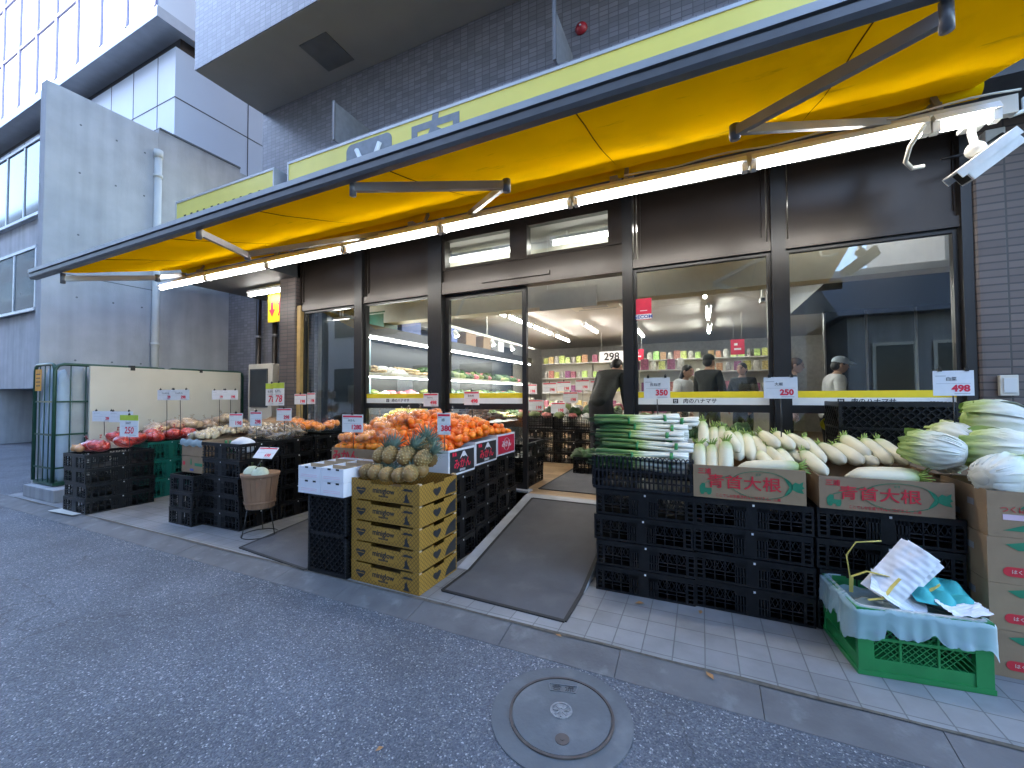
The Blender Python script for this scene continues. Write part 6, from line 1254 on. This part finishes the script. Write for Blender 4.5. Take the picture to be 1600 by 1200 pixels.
for i, (x, y, z, sx, c, lb) in enumerate(((-4.55, 4.95, 2.30, .3, 'teal_plastic', 'green bin on top of the chilled case'), (-4.55, 5.45, 2.30, .5, 'blue_bag', 'blue crate on top of the chilled case'), (-4.5, 6.6, 2.30, .35, 'blue_bag', 'blue bundle on the chilled case farther back'), (-4.5, 7.3, 2.30, .4, 'cardboard', 'brown box on the chilled case nearest the blue bundle'), (-4.5, 8.0, 2.30, .35, 'cardboard', 'second brown box on the chilled case'), (-4.5, 8.7, 2.30, .3, 'white_card', 'white box on the chilled case'))):
    t = thing('storage_box', lb, 'box', (x, y, z)); bevel(boxobj('box_body', c, -.22, .22, -sx / 2, sx / 2, 0, .24, t), .015); boxobj('box_lid', c, -.23, .23, -sx / 2 - .01, sx / 2 + .01, .241, .262, t)
t = thing('security_camera', 'small ceiling camera behind the right window', 'camera', (.75, 6.2, 2.5)); m = MB(); m.box(-.03, .03, -.07, .07, -.03, .03); m.build('housing', 'lamp_white', t); m = MB(); m.tube([(0, 0, .03), (0, 0, .38)], .012, 8); m.build('stem', 'lamp_white', t); m = MB(); m.box(-.02, .02, -.075, -.0705, -.02, .02); m.build('lens', 'frame_black', t)
t = thing('price_badge', 'round yellow badge reading 110 with an ice cream cone behind the right window', 'badge', (1.0, 4.13, 1.03)); m = MB(); m.M = Matrix.Rotation(math.pi / 2, 4, 'X') @ Matrix.Diagonal((1.6, 1, 1, 1)); m.disc((0, 0), .07, 0, .003, 32); m.build('badge_disc', 'yellow_decal', t); text('110', .075, 'black_ink', t, (.025, -.005, .01), bold=.002)
m = MB(); m.polyxz([(-.09, .03), (-.055, .03), (-.072, -.045)], -.005, -.0035); m.build('cone_picture', 'rust', t)
t = thing('ice_cream_freezer', 'white chest freezer behind the lower right window panes', 'freezer', (1.36, 4.25, .25)); bevel(boxobj('freezer_body', 'panel_white', 0, .9, 0, .6, 0, .78, t), .02); boxobj('freezer_lid', 'white_paint', -.01, .91, -.01, .61, .785, .82, t)
t = thing('white_cabinet', 'pale cabinet behind the leftmost glass pane', 'cabinet', (-5.05, 4.30, .25)); boxobj('cabinet_body', 'white_paint', 0, .5, 0, .3, 0, .9, t, .008); boxobj('cabinet_door', 'cream', .03, .22, -.012, -.001, .06, .84, t)
boxobj('vegetable_bench', 'dark_inside', -.55, .5, 4.35, 4.95, .25, .72); tag(bpy.data.objects['vegetable_bench'], 'dark bench of bagged vegetables behind the window by the leeks', 'bench')
for i in range(18): 
    p, lb = kinds[random.choice(('pale', 'dark', 'tray', 'pale'))]; put(p, (-.48 + .17 * (i % 6), 4.45 + .17 * (i // 6), .75 + .05 * (i // 6)), lb + ' on the bench behind the window by the leeks', 'bags behind the window by the leeks', random.uniform(1, 1.3), .2)
# ================================================================= PEOPLE
def skin_chain(name, chains, mat, parent, sub=2):
    """chains: list of (points, radii, link) - one continuous skinned surface; the first chain's first point is the root"""
    V = []; E = []; Rr = []; idx = {}
    for pts, rad in chains:
        prev = None
        for p, r in zip(pts, rad):
            k = tuple(round(c, 4) for c in p)
            if k not in idx: idx[k] = len(V); V.append(p); Rr.append(r)
            if prev is not None and prev != idx[k]: E.append((prev, idx[k]))
            prev = idx[k]
    me = bpy.data.meshes.new(name); me.from_pydata(V, E, []); o = bpy.data.objects.new(name, me); S.collection.objects.link(o)
    o.modifiers.new('s', 'SKIN'); 
    for i, r in enumerate(Rr): 
        q = r if isinstance(r, tuple) else (r, r); me.skin_vertices[0].data[i].radius = q
    me.skin_vertices[0].data[0].use_root = True
    sb = o.modifiers.new('u', 'SUBSURF'); sb.levels = sub; sb.render_levels = sub; bpy.context.view_layer.update()
    m2 = bpy.data.meshes.new_from_object(o.evaluated_get(bpy.context.evaluated_depsgraph_get())); bpy.data.objects.remove(o)
    for p in m2.polygons: p.use_smooth = True
    m2.materials.clear(); m2.materials.append(M[mat]); o = bpy.data.objects.new(name, m2); S.collection.objects.link(o); o.parent = parent; return o
def person(loc, rz, label, top='jacket_dark', legs='trousers', hair='hair', cap=None, lean=0., h=1.70, reach=0., hands=False, coat=False, long_hair=False):
    t = thing('person', label, 'person', loc, rz); s = h / 1.70; t.scale = (s, s, s)
    # facing -Y in local space; lean bends the upper body forward at the hips
    hip = Vector((0, 0, .92)); Lm = Matrix.Translation(hip) @ Matrix.Rotation(lean, 4, 'X') @ Matrix.Translation(-hip)
    def U(x, y, z): return tuple(Lm @ Vector((x, y, z)))
    head = Lm @ Vector((0, -.02, 1.58)); hl_ = -.02
    body = [([tuple(hip), U(0, .01, 1.05), U(0, .01, 1.22), U(0, .015, 1.38), U(0, 0, 1.46), U(0, -.015, 1.52)], [(.14, .10), (.12, .09), (.13, .10), (.14, .09), (.055, .055), (.052, .055)])]
    arms = []
    for sx in (-1, 1):
        sh = U(sx * .17, .015, 1.39); el = U(sx * .23, -.02 - reach * .16, 1.13 + reach * .02); wr = U(sx * .20, -.10 - reach * .34, .92 + reach * .18); hd = U(sx * .19, -.13 - reach * .40, .85 + reach * .17)
        arms.append((sh, el, wr, hd)); body.append(([U(0, .015, 1.38), sh, el, wr, hd], [(.14, .09), .052, .042, .026, (.034, .018)]))
        wv, hv = Vector(wr), Vector(hd); d = (hv - wv).normalized(); sd = d.cross(Vector((1, 0, 0))).normalized()
        for f in range(4):
            b0 = hv + sd * (f - 1.5) * .021; L = (.062, .075, .070, .055)[f]; tip = b0 + d * L; mid = b0 + d * L * .5 + Vector((-sx * .006, 0, 0)); body.append(([tuple(hd), tuple(b0 + d * .02), tuple(mid + d * .012), tuple(tip + Vector((-sx * .018, 0, 0)))], [(.034, .018), .0095, .0085, .007]))
        th = wv + d * .03 + sd * .03 + Vector((-sx * .015, 0, 0)); body.append(([wr, tuple(th), tuple(th + d * .04 + sd * .01)], [.026, .011, .0085]))
        kn = (sx * .10, -.02, .50); an = (sx * .10, .02, .08); body.append(([tuple(hip), (sx * .09, 0, .86), kn, an, (sx * .11, -.12, .035)], [(.14, .10), .085, .055, .04, (.035, .03)]))
    skin_chain('body', body, 'skin', t)
    hd = MB(); hd.M = Lm; n, mm = 20, 14; hd.ell((0, -.025, 1.60), (.074, .092, .112), n, mm)
    for i, v in enumerate(hd.v):   # chin, brow, eye hollows
        p = Lm.inverted() @ Vector(v); y, z, x = p.y, p.z, p.x
        if z < 1.56: x *= 1 - (1.56 - z) * 2.2; y = y - .012 * (1.56 - z) / .07 if y < -.02 else y + (1.56 - z) * .35
        if y < -.08 and abs(abs(x) - .033) < .02 and abs(z - 1.605) < .02: y += .010
        hd.v[i] = tuple(Lm @ Vector((x, y, z)))
    hd.add([(-.008, -.112, 1.615), (.008, -.112, 1.615), (.015, -.113, 1.57), (-.015, -.113, 1.57), (0, -.138, 1.578)], [(0, 1, 4), (1, 2, 4), (2, 3, 4), (3, 0, 4)], True)
    for sx in (-1, 1): hd.ell((sx * .075, -.01, 1.595), (.010, .022, .033), 8, 6)
    ho = hd.build('head', 'skin', t); e = MB(); e.M = Lm
    for sx in (-1, 1): e.ell((sx * .031, -.103, 1.606), (.013, .008, .006), 8, 6); e.bar((sx * .018, -.112, 1.63), (sx * .045, -.104, 1.63), .006, .006)
    e.build('eyes', 'hair', ho); e = MB(); e.M = Lm; e.ell((0, -.107, 1.545), (.022, .008, .006), 10, 6); e.build('mouth', 'meat_pink', ho)
    hr = MB(); hr.M = Lm; hr.ell((0, -.008, 1.632), (.082, .096, .092), 18, 12, .02, 2); hr.ell((0, .03, 1.585), (.076, .062, .075), 16, 10, .02, 3)
    if long_hair: hr.ell((0, .045, 1.50), (.085, .055, .13), 16, 10, .1, 5)
    hr.build('hair', hair, t)
    if cap:
        c = MB(); c.M = Lm; c.ell((0, -.012, 1.655), (.089, .104, .078), 20, 12)
        if cap != 'beanie': c.M = Lm @ Matrix.Translation((0, -.13, 1.655)) @ Matrix.Rotation(.25, 4, 'X'); c.ell((0, 0, 0), (.075, .075, .008), 16, 6)
        c.build('cap', 'cap_blue' if cap == 'peak' else 'jacket_dark', t)
    jk = [([U(0, .02, .76), U(0, .01, 1.05), U(0, .012, 1.22), U(0, .015, 1.37), U(0, .005, 1.455)], [(.19, .15), (.165, .125), (.175, .13), (.165, .11), (.08, .075)])]
    for sh, el, wr, h_ in arms: jk.append(([U(0, .015, 1.37), sh, el, tuple(Vector(wr) + (Vector(el) - Vector(wr)) * .12)], [(.165, .11), .078, .064, .046]))
    skin_chain('jacket', jk, top, t)
    tr = [([U(0, .0, 1.04), (0, 0, .93), (0, .005, .87)], [(.155, .12), (.16, .125), (.155, .125)])]
    for sx in (-1, 1): tr.append(([(0, .005, .87), (sx * .09, 0, .80), (sx * .10, -.02, .50), (sx * .10, .02, .10)], [(.155, .125), .105, .075, .06]))
    skin_chain('trousers', tr, legs, t); f = MB()
    for sx in (-1, 1): f.ell((sx * .105, -.05, .045), (.048, .135, .05), 14, 8)
    f.build('shoes', 'shoe', t); return t
person((-1.27, 5.75, .25), R(165), 'person in a dark jacket seen from behind bending over the stand inside the door', lean=R(44), reach=.8, h=1.76)
person((.12, 7.4, .25), R(150), 'person in a dark beanie and black jacket seen behind the right window', cap='beanie', h=1.66)
person((-.30, 6.9, .25), R(60), 'person with dark hair in a white coat leaning behind the window by the leeks', top='white_coat', lean=R(12), h=1.48, long_hair=True)
person((.62, 7.6, .25), R(-30), 'person with dark hair and a dark top right of the beanie wearer', h=1.52)
person((1.03, 6.5, .25), R(80), 'person with short brown hair in an olive coat behind the middle window post', top='olive_coat', hair='brown_hair', lean=R(10), h=1.50)
person((1.46, 6.3, .25), R(95), 'person in a pale blue cap and work coat behind the far right window', top='white_coat', cap='peak', lean=R(10), h=1.48)
